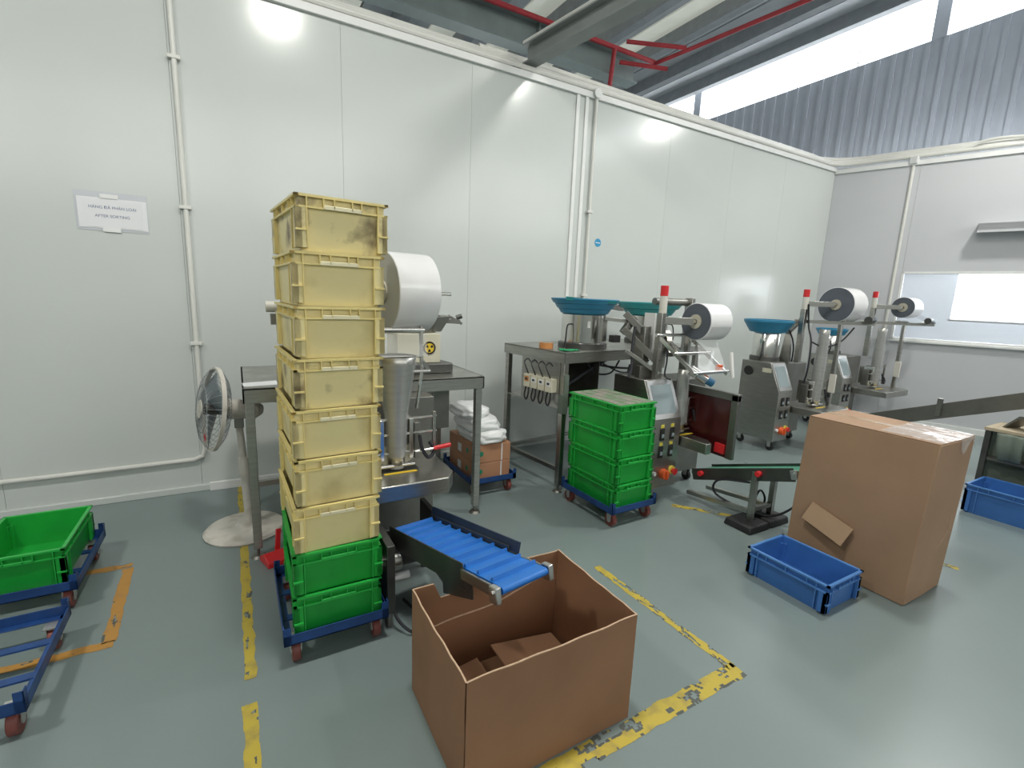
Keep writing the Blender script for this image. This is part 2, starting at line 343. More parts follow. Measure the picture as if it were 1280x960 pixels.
# ceiling lamps, plus fill lamps on poles added to brighten the hall
def lamp(x, y, lab, z=5.0, fill_lamp=False):
    t = thing('ceiling_or_fill_lamp', lab, 'lamp', (x, y, z), 0, 'round high bay lamps under the roof')
    MB().lathe([(0.0, 0.30), (0.10, 0.30), (0.12, 0.16), (0.23, 0.03), (0.24, 0.0), (0.22, 0.0), (0.21, 0.02)], n=24).build('shade', 'aluminium', t)
    MB().lathe([(0.0, 0.005), (0.205, 0.02)], n=24).build('lens', 'lamp_lens', t)
    if fill_lamp:
        MB().tube([(0, 0, 0.02), (0.22, 0, 0.02), (0.26, 0, -0.05), (0.26, 0, -z+0.03)], 0.02).build('pole', 'conduit', t)
        MB().lathe([(0.0, 0.0), (0.22, 0.0), (0.20, 0.03), (0.0, 0.04)], (0.26, 0, -z), n=24).build('foot', 'conduit', t)
    else: MB().tube([(0, 0, 0.3), (0, 0, roof_z(x)-z)], 0.008).build('cord', 'black_cable', t)
    if fill_lamp:  # added fill: point light for the roof and walls beyond the partitions
        ld = bpy.data.lights.new('lamp_light', 'POINT'); ld.shadow_soft_size = 0.15; ld.energy = 165.0; ld.color = (0.98, 1.0, 1.0)
        lo = bpy.data.objects.new('lamp_light', ld); COL.objects.link(lo); lo.parent = t; lo.location = (0, 0, -0.22)
        MB().lathe([(0.0, -0.20), (0.05, -0.19), (0.15, -0.08), (0.20, 0.0)], n=24).build('globe', 'glass', t)
        return
    ld = bpy.data.lights.new('lamp_light', 'AREA'); ld.shape = 'DISK'; ld.size = 0.42; ld.energy = LAMP_W; ld.color = (1.0, 0.985, 0.92)
    lo = bpy.data.objects.new('lamp_light', ld); COL.objects.link(lo); lo.parent = t; lo.location = (0, 0, -0.01)
for x in (-2.7, 0.63, 3.98, 7.37):
    lamp(x, 1.5, 'round white high bay lamp hanging under the roof')
lamp(9.9, 2.4, 'added fill lamp on a pole in the passage behind the window wall', 3.4, True)
lamp(9.9, 6.6, 'added fill lamp on a pole beyond the corner of the two partitions', 3.4, True)
lamp(4.2, 8.6, 'added fill lamp on a pole in the hall behind the white wall', 3.4, True)
lamp(-1.0, 8.6, 'added fill lamp on a pole behind the wall with the notice', 3.4, True)

# ================================================================== WALL FITTINGS
def pipe(name, pts, r, lab, m='conduit', clips=(), cat='pipe'):
    t = thing(name, lab, cat, pts[0])
    o = Vector(pts[0]); MB().tube([Vector(p)-o for p in pts], r, 10).build('tube', m, t)
    for c in clips:
        c = Vector(c)-o; MB().box(c-Vector((r*2.2, r*1.2, 0.012)), c+Vector((r*2.2, r*1.4, 0.012))).build('clip', m, t, bev=0.002)
    return t
yw = WY-0.02
pipe('wall_conduit', [(-0.285, yw, WH+0.05), (-0.285, yw, 0.36), (-0.30, yw, 0.295), (-0.36, yw, 0.272), (-1.2, yw, 0.262), (-6.9, yw, 0.262)], 0.017,
     'thin white conduit dropping beside the notice and bending along the wall foot', clips=[(-0.285, yw, 2.2), (-0.285, yw, 1.2), (-0.285, yw, 3.2)])
t = pipe('wall_conduit', [(3.43, yw-0.01, WH+0.02), (3.43, yw-0.01, 0.3)], 0.016, 'grey conduit with round box beside the wall channel', clips=[(3.43, yw-0.01, 2.6), (3.43, yw-0.01, 1.7)])
MB().cyl((0, -0.03, -0.03), (0, 0.03, -0.03), 0.05, n=20).build('junction_box', 'white_trim', t, bev=0.004)
t = pipe('wall_conduit', [(8.49, 3.52, WH), (8.49, 3.52, 0.9)], 0.02, 'white conduit dropping to the machines left of the window')
MB().box((-0.05, -0.05, -0.07), (0.04, 0.04, 0.03)).build('junction_box', 'white_trim', t, bev=0.004)
# bundle along the top of the partitions
for k, (dy, dz, r) in enumerate(((-0.005, 0.03, 0.028), (0.07, 0.075, 0.035), (0.15, 0.13, 0.04))):
    pts = [(-6.9, WY+dy, WH+dz), (1.9, WY+dy, WH+dz), (2.2, WY+dy, WH+dz+(0.03 if k == 2 else 0)), (5.4, WY+dy, WH+dz+0.01), (7.6, WY+dy, WH+dz+0.005), (8.05, WY+dy-0.02, WH+dz)]
    q = Vector((CX, CY, 0)); u = Vector((0.316, -0.949, 0))
    for s_, h in ((0.25, 0.0), (0.9, 0.0), (2.6, 0.0), (8.2, 0.0)):
        pts.append(tuple(q+u*s_+Vector((0.949, 0.316, 0))*(dy)+Vector((0, 0, WH+dz+h))))
    tag(MB().tube(smoothpath(pts, 4), r, 10).build('cable_pipe', 'conduit'),
        ('thin pale pipe, front one of the run along the wall top', 'pale pipe, middle one of the run along the wall top', 'thick pale pipe, rear one of the run along the wall top')[k], 'pipe', 'pipe run along the wall top')
q = Vector((CX, CY, 0)); u = Vector((0.316, -0.949, 0))
tag(MB().tube(smoothpath([q+u*1.35+Vector((0, 0, WH+0.02)), q+u*1.7+Vector((0, 0, WH+0.13)), q+u*2.2+Vector((0, 0, WH+0.10)), q+u*3+Vector((0, 0, WH+0.05))], 5), 0.02).build('cable_loop', 'conduit'),
    'pale cable arching off the pipe run above the window wall', 'cable')

# notice
t = thing('wall_notice', 'printed paper notice in a clear sleeve taped to the wall', 'notice', (-0.715, WY, 2.12))
MB().box((-0.20, -0.003, -0.13), (0.20, -0.0005, 0.13)).build('sleeve', 'sleeve', t)
MB().box((-0.185, -0.005, -0.115), (0.195, -0.003, 0.088)).build('backing_paper', 'paper_white', t)
MB().box((-0.15, -0.0075, -0.108), (0.165, -0.005, 0.078)).build('paper', 'paper_white', t)
for x, z in ((-0.01, 0.10), (-0.01, -0.122)): MB().box((x-0.05, -0.010, z-0.014), (x+0.05, -0.0075, z+0.014)).build('tape_strip', 'white_trim', t)
text_mesh('lettering', 'HÀNG ĐÃ PHÂN LOẠI', 0.026, 'ink_blue', t, (0.005, -0.0078, 0.025), (PI/2, 0, 0))
text_mesh('lettering', 'AFTER SORTING', 0.026, 'ink_blue', t, (0.0, -0.0078, -0.032), (PI/2, 0, 0))
t = thing('wall_sticker', 'small round blue sticker on the white wall', 'sticker', (3.60, WY, 2.29))
MB().cyl((0, -0.003, 0), (0, 0, 0), 0.045, n=24).build('disc', 'sticker_blue', t)
MB().box((-0.032, -0.004, -0.006), (0.032, -0.003, 0.004)).build('band', 'paper_white', t)

# ================================================================== FLOOR TAPE
def tape(name, a, b, wd, m, lab, worn=0.0, seed=0, group=None):
    a, b = Vector((*a, 0)), Vector((*b, 0)); L = (b-a).length; d = (b-a)/L; r = Vector((d.y, -d.x, 0))
    n = int(L/0.008); k = 8; t = thing(name, lab, 'floor tape', a, 0, group); mt = MB(); ms = MB()
    def P(i, j, z=0.0012):
        e = noise.noise(Vector((i*0.105+seed*9, j*1.3, seed)))*0.010 if j in (0, k) else 0
        e2 = noise.noise(Vector((i*0.7+seed*5, j*1.9, seed+4)))*0.006
        return d*(L*i/n + e2) + r*(wd*(j/k-0.5)+e+e2*0.6) + Vector((0, 0, z))
    for i in range(n):
        for j in range(k):
            v = noise.noise(Vector((i*0.085+seed*17, j*0.30, seed*3.1))) + 0.45*noise.noise(Vector((i*0.33, j*0.62, seed*7.7)))
            edge = 0.10 if j in (0, k-1) else 0
            tgt = None
            if v < 0.62-worn-edge: tgt, z = mt, 0.0012
            elif v < 0.80-worn: tgt, z = ms, 0.0006
            if tgt: tgt.bm.faces.new([tgt._v(P(i+x, j+y, z)) for x, y in ((0,0),(1,0),(1,1),(0,1))])
    for q in (mt, ms): bmesh.ops.remove_doubles(q.bm, verts=q.bm.verts, dist=1e-5)
    mt.build('tape_strip', m, t)['kind'] = 'stuff'
    if len(ms.bm.faces): ms.build('residue', 'tape_residue', t)['kind'] = 'stuff'
    return t
tape('floor_tape', (-0.05, 4.38), (-0.035, 2.07), 0.047, 'yellow_tape', 'long yellow floor tape strip passing under the fan base', 0.10, 1)
tape('floor_tape', (-0.04, 1.93), (-0.035, 0.9), 0.052, 'yellow_tape', 'short yellow floor tape strip beyond a bare gap in the line', 0.05, 2)
tape('floor_tape', (1.925, 1.135), (0.2, 1.12), 0.085, 'yellow_tape', 'chipped yellow floor tape in front of the open carton', 0.40, 3)
tape('floor_tape', (1.905, 1.15), (1.88, 2.10), 0.05, 'yellow_tape', 'flaking yellow floor tape beside the open carton', 0.52, 4)
tape('floor_tape', (3.05, 2.55), (3.5, 2.0), 0.055, 'yellow_tape', 'faded yellow floor tape under the green belt conveyor', 0.60, 5)
tape('floor_tape', (-0.635, 3.30), (-0.60, 2.60), 0.054, 'orange_tape', 'orange floor tape strip beside the two blue dollies', 0.10, 6)
tape('floor_tape', (-0.58, 2.585), (-1.9, 2.60), 0.055, 'orange_tape', 'orange floor tape strip running under the empty blue dolly', 0.16, 7)
tape('floor_tape', (-0.62, 3.33), (-1.5, 3.38), 0.055, 'orange_tape', 'orange floor tape strip running under the crate dolly', 0.16, 8)
tape('floor_tape', (4.05, 1.02), (3.85, 1.45), 0.055, 'yellow_tape', 'scrap of yellow floor tape behind the tall carton', 0.42, 9)

# ================================================================== CRATES AND DOLLIES
def make_crate(wd, dp, h, body, rim, handle, ribs=3):
    """open stacking crate; origin at the middle of its base, short side faces -y"""
    t = bpy.data.objects.new('crate_source', None); COL.objects.link(t)
    X, Y = wd/2, dp/2; i = 0.014; k = 0.004
    m = MB()
    def ring(o, z): return [(-X+o, -Y+o, z), (X-o, -Y+o, z), (X-o, Y-o, z), (-X+o, Y-o, z)]
    lay = [ring(i+0.010, 0.0), ring(i+0.008, 0.014), ring(i, h-0.005), ring(i+k, h-0.005), ring(i+0.008+k, 0.016)]
    V = [[m._v(p) for p in l] for l in lay]
    for A, B in zip(V, V[1:]):
        for a in range(4): m.bm.faces.new((A[a], A[(a+1)%4], B[(a+1)%4], B[a]))
    m.bm.faces.new(V[0][::-1]); m.bm.faces.new(V[-1])
    m.build('body', body, t)
    m = MB()
    for z0, z1, o in ((h-0.010, h, 0.0), (h-0.050, h-0.043, 0.002)):
        m.box((-X+o, -Y+o, z0), (X-o, -Y+i+0.002, z1)).box((-X+o, Y-i-0.002, z0), (X-o, Y-o, z1)).box((-X+o, -Y+o, z0), (-X+i+0.002, Y-o, z1)).box((X-i-0.002, -Y+o, z0), (X-o, Y-o, z1))
    rm = m
    for sx in (-1, 1):
        for sy in (-1, 1):
            m = MB(); xa, xb = sorted((sx*X-sx*0.003, sx*(X-0.042))); ya, yb = sorted((sy*(Y-0.003), sy*(Y-i-0.013)))
            m.box((xa, ya, 0.012), (xb, yb, h-0.045))
            xa, xb = sorted((sx*(X-0.003), sx*(X-i-0.013))); ya, yb = sorted((sy*(Y-0.003), sy*(Y-0.05)))
            m.box((xa, ya, 0.012), (xb, yb, h-0.045)); c = m.build('corner_post', body, t, bev=0.0015)
            m = MB(); xa, xb = sorted((sx*(X-0.001), sx*(X-0.04))); ya, yb = sorted((sy*(Y+0.004), sy*(Y-0.01)))
            m.box((xa, ya, h*0.36), (xb, yb, h*0.36+0.007)).build('cleat', rim, c)
    for sy in (-1, 1):
        m = MB(); ya, yb = sorted((sy*(Y+0.001), sy*(Y-i))); m.box((-0.075, ya, h-0.050), (0.075, yb, h-0.034)); m.build('handle', handle, t, bev=0.002)
        for x in (-0.075, -0.035, 0.035, 0.072): rm.box((x-0.002, ya, h-0.046), (x+0.002, yb, h-0.009))
        for x in (-X*0.76, X*0.76): rm.box((x-0.002, ya, 0.012), (x+0.002, yb, h-0.008))
    for sx in (-1, 1):
        xa, xb = sorted((sx*(X-0.001), sx*(X-i)))
        for y in [(-0.5+q/(ribs+1))*dp for q in range(1, ribs+1)]: rm.box((xa, y-0.002, h-0.046), (xb, y+0.002, h-0.009))
        for y in (-Y*0.72, Y*0.72): rm.box((xa, y-0.002, 0.012), (xb, y+0.002, h-0.008))
    rm.build('rim', rim, t)
    return t
def place(src, name, lab, cat, loc, rz=0.0, group=None, mats=None):
    o = copy_tree(src); o.name = name; o.location = loc; o.rotation_euler = (0, 0, rz); tag(o, lab, cat, group)
    for ch in o.children: ch.name = ch.name.split('.')[0]
    if mats:
        for ch in list(o.children):
            for c in [ch]+list(ch.children):
                if c.data and c.data.materials[0].name in mats:
                    c.data = c.data.copy(); c.data.materials[0] = MAT[mats[c.data.materials[0].name]]
    return o
def drop(src):
    for c in list(src.children): drop(c)
    bpy.data.objects.remove(src)
yc = make_crate(0.364, 0.56, 0.2108, 'yellow_crate', 'yellow_rim', 'yellow_handle')
gc = make_crate(0.385, 0.56, 0.200, 'green_crate', 'green_rim', 'green_rim')
bc = make_crate(0.365, 0.48, 0.180, 'blue_crate', 'blue_rim', 'blue_rim')
bq_ = make_crate(0.42, 0.60, 0.245, 'blue_crate', 'blue_rim', 'blue_rim')

def make_dolly(wd, dp, z0=0.115, posts=True):
    t = bpy.data.objects.new('dolly_source', None); COL.objects.link(t); X, Y = wd/2, dp/2; zt = z0+0.05
    fr = MB()
    for a, b in (((-X, -Y), (X, -Y+0.035)), ((-X, Y-0.035), (X, Y)), ((-X, -Y), (-X+0.035, Y)), ((X-0.035, -Y), (X, Y))):
        fr.box((*a, z0), (*b, z0+0.006))
    for a, b in (((-X, -Y), (X, -Y+0.005)), ((-X, Y-0.005), (X, Y)), ((-X, -Y), (-X+0.005, Y)), ((X-0.005, -Y), (X, Y))):
        fr.box((*a, z0), (*b, zt))
    fr.build('frame', 'blue_steel', t, bev=0.001)
    for y in (-Y*0.35, Y*0.35): MB().box((-X+0.005, y-0.02, z0+0.001), (X-0.005, y+0.02, z0+0.009)).build('cross_bar', 'blue_steel', t)
    for sx in (-1, 1):
        for sy in (-1, 1):
            if posts:
                m = MB(); a, b = sorted((sx*X, sx*(X-0.03))); c, d = sorted((sy*Y, sy*(Y-0.004))); m.box((a, c, z0), (b, d, zt+0.035))
                a, b = sorted((sx*X, sx*(X-0.004))); c, d = sorted((sy*Y, sy*(Y-0.03))); m.box((a, c, z0), (b, d, zt+0.035)); m.build('corner_post', 'blue_steel', t)
            cx, cy = sx*(X-0.05), sy*(Y-0.06); r = 0.050
            cs = MB().box((cx-0.03, cy-0.03, z0-0.006), (cx+0.03, cy+0.03, z0)).box((cx-0.024, cy-0.02, r), (cx-0.020, cy+0.02, z0-0.004)).box((cx+0.020, cy-0.02, r), (cx+0.024, cy+0.02, z0-0.004)).build('caster', 'caster_hub', t)
            MB().cyl((cx-0.017, cy, r), (cx+0.017, cy, r), r, n=20).build('wheel', 'caster_red', cs, bev=0.004)
            MB().cyl((cx-0.022, cy, r), (cx+0.022, cy, r), 0.018, n=14).build('hub', 'caster_hub', cs)
    return t
dl = make_dolly(0.455, 0.61)
DZ = 0.122
# tall stack: two green crates below, seven yellow above
place(dl, 'crate_dolly', 'blue steel dolly carrying the tall stack of yellow crates', 'dolly', (0.325, 2.355, 0), 0.0)
z = DZ
GX, GY = 0.335, 2.345
place(gc, 'plastic_crate', 'green crate, lowest in the tall stack of yellow crates', 'crate', (GX, GY, z), -0.005, 'crates of the tall stack'); z += 0.201
place(gc, 'plastic_crate', 'green crate, second from the bottom of the tall yellow stack', 'crate', (GX+0.003, GY, z), 0.005, 'crates of the tall stack'); z += 0.201
ylab = ['yellow crate resting directly on the green crates', 'yellow crate, second above the green crates', 'yellow crate, third above the green crates',
        'yellow crate, fourth above the green crates', 'yellow crate, fifth above the green crates', 'yellow crate directly beneath the smudged topmost crate',
        'topmost yellow crate of the tall stack with dark smudges on its end']
for k in range(7):
    sm = k in (0, 3, 4, 6, 5)
    place(yc, 'plastic_crate', ylab[k], 'crate', (GX-0.005+0.006*k+0.004*math.sin(k*2.1), GY-0.004, z), (0.030, 0.045, 0.042, 0.052, 0.055, 0.050, 0.085)[k], 'crates of the tall stack',
          {'yellow_crate': 'yellow_crate_smudged'} if k in (3, 6) else None)
    z += 0.2115
# green stack of four beside the packing machine
place(dl, 'crate_dolly', 'blue steel dolly carrying four green crates', 'dolly', (2.505, 2.745, 0), 0.03)
z = DZ
for k, lab in enumerate(('lowest green crate of the four beside the packing machine', 'second green crate from the bottom of the stack of four',
                         'green crate just below the lidded top one', 'topmost green crate of four, its lid grey with dust')):
    o = place(gc, 'plastic_crate', lab, 'crate', (2.50-0.010*k, 2.735, z), 0.03+0.008*k, 'green crates stacked by the packing machine'); z += 0.201
lid = MB().box((-0.186, -0.272, 0.193), (0.186, 0.272, 0.199))
for i in range(5):
    for j in range(4): lid.box((-0.175+j*0.089, -0.262+i*0.106, 0.199), (-0.175+j*0.089+0.080, -0.262+i*0.106+0.097, 0.2035))
lid.build('lid', 'green_dusty', o, bev=0.002)
# left-hand dollies
place(dl, 'crate_dolly', 'blue dolly under the single open green crate', 'dolly', (-1.0, 3.255, 0), 0.0)
place(gc, 'plastic_crate', 'empty open green crate standing alone on a blue dolly', 'crate', (-1.01, 3.285, DZ), 0.0)
place(dl, 'crate_dolly', 'empty blue steel dolly on orange floor tape', 'dolly', (-0.97, 2.42, 0), 0.02)
# blue crates
place(bc, 'plastic_crate', 'open blue crate beside the tall closed carton', 'crate', (2.87, 1.395, 0), 0.0)
place(bq_, 'plastic_crate', 'deep open blue crate on the floor beside the side bench', 'crate', (5.50, 1.11, 0), 0.0)
for s in (yc, gc, bc, bq_, dl): drop(s)

# ================================================================== CARTONS
def open_carton():
    t = thing('open_carton', 'large open brown carton under the end of the blue conveyor', 'box', (0.92, 1.445, 0))
    X, Y, H, k = 0.36, 0.265, 0.46, 0.006
    def wall(p, q, nrm, notch=None):
        p, q = Vector(p), Vector(q); d = q-p; nr = Vector(nrm); m = MB(); nu, nv = 24, 10
        def top(u):
            h = H + 0.008*noise.noise(Vector((u*5, p.x*7, p.y*7)))
            if notch and notch[0] < u < notch[1]: h = notch[2]
            return h
        def fn(side):
            def g(u, v):
                bow = 0.012*math.sin(PI*u)*v**2*noise.noise(Vector((p.x*9, p.y*5, 2)))*2 + 0.006*noise.noise(Vector((u*4, v*3, p.x*11)))*v
                return p + d*u + Vector((0, 0, 0.001+v*top(u))) + nr*(bow + side*k/2)
            return g
        n0 = [[m._v(fn(-1)(i/nu, j/nv)) for j in range(nv+1)] for i in range(nu+1)]; n1 = [[m._v(fn(1)(i/nu, j/nv)) for j in range(nv+1)] for i in range(nu+1)]
        for g in (n0, n1):
            for i in range(nu):
                for j in range(nv): m.bm.faces.new((g[i][j], g[i+1][j], g[i+1][j+1], g[i][j+1]))
        o = m.build('side', 'cardboard', t)
        e = MB(); 
        for i in range(nu):
            a0, a1, b0, b1 = fn(-1)(i/nu, 1), fn(-1)((i+1)/nu, 1), fn(1)(i/nu, 1), fn(1)((i+1)/nu, 1); zz = Vector((0, 0, 0.0015))
            e.bm.faces.new([e._v(x) for x in (a0+zz, a1+zz, b1+zz, b0+zz)])
            e.bm.faces.new([e._v(x) for x in (a0+zz, a1+zz, a1-zz, a0-zz)]); e.bm.faces.new([e._v(x) for x in (b0+zz, b1+zz, b1-zz, b0-zz)])
        e.build('cut_edge', 'cardboard_edge', o)
        return o
    wall((-X, -Y, 0), (X, -Y, 0), (0, -1, 0)); wall((-X, Y, 0), (X, Y, 0), (0, 1, 0), (0.13, 0.36, 0.39))
    wall((-X, -Y, 0), (-X, Y, 0), (-1, 0, 0)); wall((X, -Y, 0), (X, Y, 0), (1, 0, 0))
    MB().box((-X+k, -Y+k, 0.002), (X-k, Y-k, 0.010)).build('bottom', 'cardboard', t)
    MB().box((0.0, -0.02, 0.05), (0.34, 0.255, 0.057), Matrix.Rotation(0.16, 3, 'Y')).build('bottom_flap', 'cardboard', t)
    MB().box((-0.34, -0.05, 0.05), (-0.08, 0.22, 0.057), Matrix.Rotation(-0.14, 3, 'Y')).build('bottom_flap', 'cardboard', t)
    m = MB(); m.quadgrid(lambda u, v: (-X+0.05+u*(2*X-0.1), Y-0.009+0.004*math.sin(v*PI), 0.26+0.09*u**1.5+0.02*math.sin(u*9)*0.4+v*0.01), 20, 3); m.build('crease', 'cardboard_edge', t)
open_carton()

def tall_carton():
    t = thing('tall_carton', 'tall closed cardboard carton with tape across its top', 'box', (3.44, 1.345, 0))
    X, Y, H = 0.235, 0.345, 0.955
    sx, sy = 0.035, -0.012
    def P(x, y, z): return (x+sx*z/H+0.010*(1 if x > 0 else -1)*math.sin(PI*z/H)*0.6, y+sy*z/H, z)
    m = MB(); n = 8
    rings = [[m._v(P(x, y, 0.002+(H-0.002)*i/n)) for x, y in ((-X, -Y), (0, -Y-0.004), (X, -Y), (X, 0), (X, Y), (0, Y), (-X, Y), (-X, 0))] for i in range(n+1)]
    for A, B in zip(rings, rings[1:]):
        for k in range(8): m.bm.faces.new((A[k], A[(k+1)%8], B[(k+1)%8], B[k]))
    m.bm.faces.new(rings[0][::-1]); m.bm.faces.new(rings[-1])
    m.build('body', 'cardboard_light', t, bev=0.006)
    for a, b in ((-X, -0.002), (0.002, X)): MB().box((a+sx, -Y+sy+0.003, H), (b+sx, Y+sy-0.003, H+0.005)).build('top_flap', 'cardboard_light', t, bev=0.0015)
    MB().box((-0.03+sx, -Y+sy-0.001, H+0.005), (0.03+sx, Y+sy, H+0.006)).build('packing_tape', 'packing_tape', t)
    m = MB(); m.quadgrid(lambda u, v: (-X+0.02+sx+u*(2*X-0.02), -Y+sy-0.004+v*0.30, H+0.008+0.009*abs(noise.noise(Vector((u*6, v*5, 1))))), 24, 18); m.build('clear_wrap', 'clear_wrap', t)
    m = MB(); m.quadgrid(lambda u, v: (0.02+sx+u*0.20, -Y+sy-0.004-0.006*v, H+0.008-v*0.09*(0.6+0.4*math.sin(u*7))), 12, 6); m.build('clear_wrap', 'clear_wrap', t)
    # torn flap hanging off the long side, and the curved cut of a hand hole
    m = MB(); m.box((-0.004, -0.135, -0.065), (0.002, 0.135, 0.065)); f = m.build('torn_flap', 'cardboard_inner', t, bev=0.001)
    f.location = (-X-0.028, 0.10, 0.315); f.rotation_euler = (0.28, 0.30, 0.0)
    MB().tube(smoothpath([(X*0.55+0.02, -Y-0.007, 0.50), (X*0.62+0.02, -Y-0.008, 0.42), (X*0.45+0.02, -Y-0.006, 0.34), (X*0.15+0.01, -Y-0.006, 0.30)]), 0.003).build('cut_line', 'cardboard_edge', t)
tall_carton()

# cartons with bags on a dolly behind the steel bench
def small_carton(z, lab, rz):
    t = thing('small_carton', lab, 'box', (1.80, 3.66, z), rz, 'cartons on the dolly under the bench')
    MB().box((-0.17, -0.26, 0.001), (0.17, 0.26, 0.150)).build('body', 'carton_red', t, bev=0.004)
    for a, b in ((-0.17, -0.002), (0.002, 0.17)): MB().box((a+.002, -0.258, 0.150), (b-.002, 0.258, 0.154)).build('top_flap', 'carton_red', t, bev=0.001)
    MB().cyl((-0.11, -0.2615, 0.08), (-0.11, -0.2600, 0.08), 0.022, n=20).build('printed_mark', 'carton_green', t)
    MB().cyl((-0.1715, -0.12, 0.08), (-0.170, -0.12, 0.08), 0.022, n=20).build('printed_mark', 'carton_green', t)
    MB().box((0.08, -0.2615, 0.002), (0.092, -0.26, 0.15)).build('strap', 'paper_white', t)
    MB().box((-0.1715, 0.0, 0.03), (-0.170, 0.07, 0.10)).build('address_label', 'paper_white', t)
d2 = make_dolly(0.42, 0.62, posts=True)
place(d2, 'crate_dolly', 'blue dolly carrying two cartons topped with white bags', 'dolly', (1.80, 3.66, 0), 0.0); drop(d2)
small_carton(0.122, 'lower of two brown cartons on the dolly beside the steel bench', 0.0)
small_carton(0.277, 'upper brown carton with white plastic bags on top', 0.015)
def bag(x, y, z, sx, sy, sz, seed, lab):
    m = MB(); bmesh.ops.create_icosphere(m.bm, subdivisions=4, radius=1)
    for v in m.bm.verts:
        c = v.co.copy(); n1 = noise.noise(c*2.2+Vector((seed, 0, 0)))*0.16 + noise.noise(c*6+Vector((0, seed, 0)))*0.06
        zz = c.z if c.z > -0.55 else -0.55
        e = (abs(c.x)**0.6)*(1 if c.x > 0 else -1), (abs(c.y)**0.6)*(1 if c.y > 0 else -1)
        v.co = Vector((e[0]*sx*(1+n1), e[1]*sy*(1+n1), (zz+0.55)*sz/1.55*(1+n1*0.8)))
    o = m.build('plastic_bag', 'bag_plastic', None, smooth=80); o.location = (x, y, z); tag(o, lab, 'bag', 'white bags on the cartons'); return o
bag(1.80, 3.62, 0.433, 0.165, 0.25, 0.12, 1, 'white plastic bag lying directly on the upper brown carton')
bag(1.77, 3.65, 0.528, 0.155, 0.22, 0.115, 2, 'white plastic bag, middle one of the pile on the cartons')
bag(1.71, 3.70, 0.630, 0.145, 0.20, 0.10, 3, 'white plastic bag topping the pile on the brown cartons')

# ================================================================== STEEL BENCHES
def bench(lab, loc, rz, wd, dp, h, lower=0.18, apron=0.09, feet=True):
    t = thing('steel_bench', lab, 'bench', loc, rz)
    MB().box((0, 0, h-0.012), (wd, dp, h)).box((0, 0, h-apron), (wd, 0.012, h)).box((0, dp-0.012, h-apron), (wd, dp, h)).box((0, 0, h-apron), (0.012, dp, h)).box((wd-0.012, 0, h-apron), (wd, dp, h)).build('top', 'steel', t, bev=0.002)
    for x in (0.035, wd-0.035):
        for y in (0.035, dp-0.035):
            lg = MB().box((x-0.024, y-0.024, 0.06), (x+0.024, y+0.024, h-0.012)).build('leg', 'steel', t, bev=0.003)
            MB().cyl((x, y, 0.012), (x, y, 0.065), 0.009, n=10).cyl((x, y, 0.0), (x, y, 0.016), 0.045, 0.032, n=20).build('foot', 'steel_dull', lg)
    return t
b1 = bench('steel workbench behind the tall crate stack with the fan at its corner', (0.0, 3.09, 0), 0, 1.55, 0.88, 1.07)
MB().box((0.06, 0.80, 0.16), (1.49, 0.84, 0.20)).build('stretcher', 'steel', b1)
MB().box((1.26, 0.30, 0.62), (1.40, 0.52, 0.985)).build('cable_box', 'steel_dull', b1, bev=0.004)
b2 = bench('steel bench with controllers on its side and vibrating bowls on top', (2.31, 3.15, 0), math.radians(7), 1.95, 0.85, 1.215)
for p, q in (((0.035, 0.06, 0.20), (0.035, 0.79, 0.20)), ((0.06, 0.815, 0.20), (1.9, 0.815, 0.20)), ((1.915, 0.06, 0.20), (1.915, 0.79, 0.20))):
    MB().bar(p, q, 0.035, 0.035).build('stretcher', 'steel', b2)
MB().box((0.004, 0.06, 0.74), (0.012, 0.57, 1.13)).build('side_panel', 'steel', b2, bev=0.001)
MB().box((0.012, 0.57, 0.745), (0.45, 0.575, 1.13)).box((0.40, 0.575, 0.745), (0.405, 0.80, 1.13)).build('recess_panel', 'steel_dull', b2)
MB().box((0.012, 0.06, 0.735), (0.48, 0.80, 0.745)).build('equipment_shelf', 'steel', b2)
MB().box((0.475, 0.06, 0.745), (0.48, 0.80, 1.13)).build('back_panel', 'steel_dull', b2)
MB().box((0.0, -0.001, 0.70), (0.059, 0.058, 0.86)).box((0.0105, -0.001, 0.86), (0.0595, 0.0105, 1.03)).build('green_sleeve', 'bench_green', b2)
R7 = Matrix.Rotation(math.radians(7), 4, 'Z')
def on_b2(x, y, z): return tuple(Vector((2.31, 3.15, 0)) + R7 @ Vector((x, y, z)))
for k in range(4):
    y = 0.42-k*0.098
    t = thing('feeder_controller', ('pale controller on the bench side, farthest from the front leg', 'pale controller, third from the bench front leg', 'pale controller, second from the bench front leg', 'pale controller nearest the front leg of the bench')[k],
              'controller', on_b2(-0.027, y, 0.93), math.radians(7), 'bowl controllers on the bench side')
    MB().box((-0.03, -0.042, -0.06), (0.030, 0.042, 0.055)).build('housing', 'beige_metal', t, bev=0.003)
    MB().box((-0.032, -0.030, -0.010), (-0.030, 0.030, 0.035)).build('face_plate', 'tape_roll_orange' if k == 0 else 'white_plastic', t)
    MB().box((-0.036, -0.014, 0.004), (-0.032, 0.014, 0.022)).build('switch', 'black_paint', t)
    MB().tube(smoothpath([(-0.01, 0.0, 0.055), (-0.03, 0.02, 0.12), (-0.025, 0.045, 0.16), (0.0, 0.03, 0.185), (0.01, 0.0, 0.16)]), 0.006).build('cable', 'black_cable', t)
    MB().tube(smoothpath([(-0.01, -0.01, -0.06), (-0.03, -0.03, -0.12), (-0.025, 0.0, -0.175), (-0.02, 0.035, -0.14), (-0.015, 0.02, -0.06)]), 0.007).build('cable', 'black_cable', t)
t = thing('cable_bundle', 'bundle of black cables hanging under the controller bench', 'cable', on_b2(0.4, 0.1, 1.1), math.radians(7))
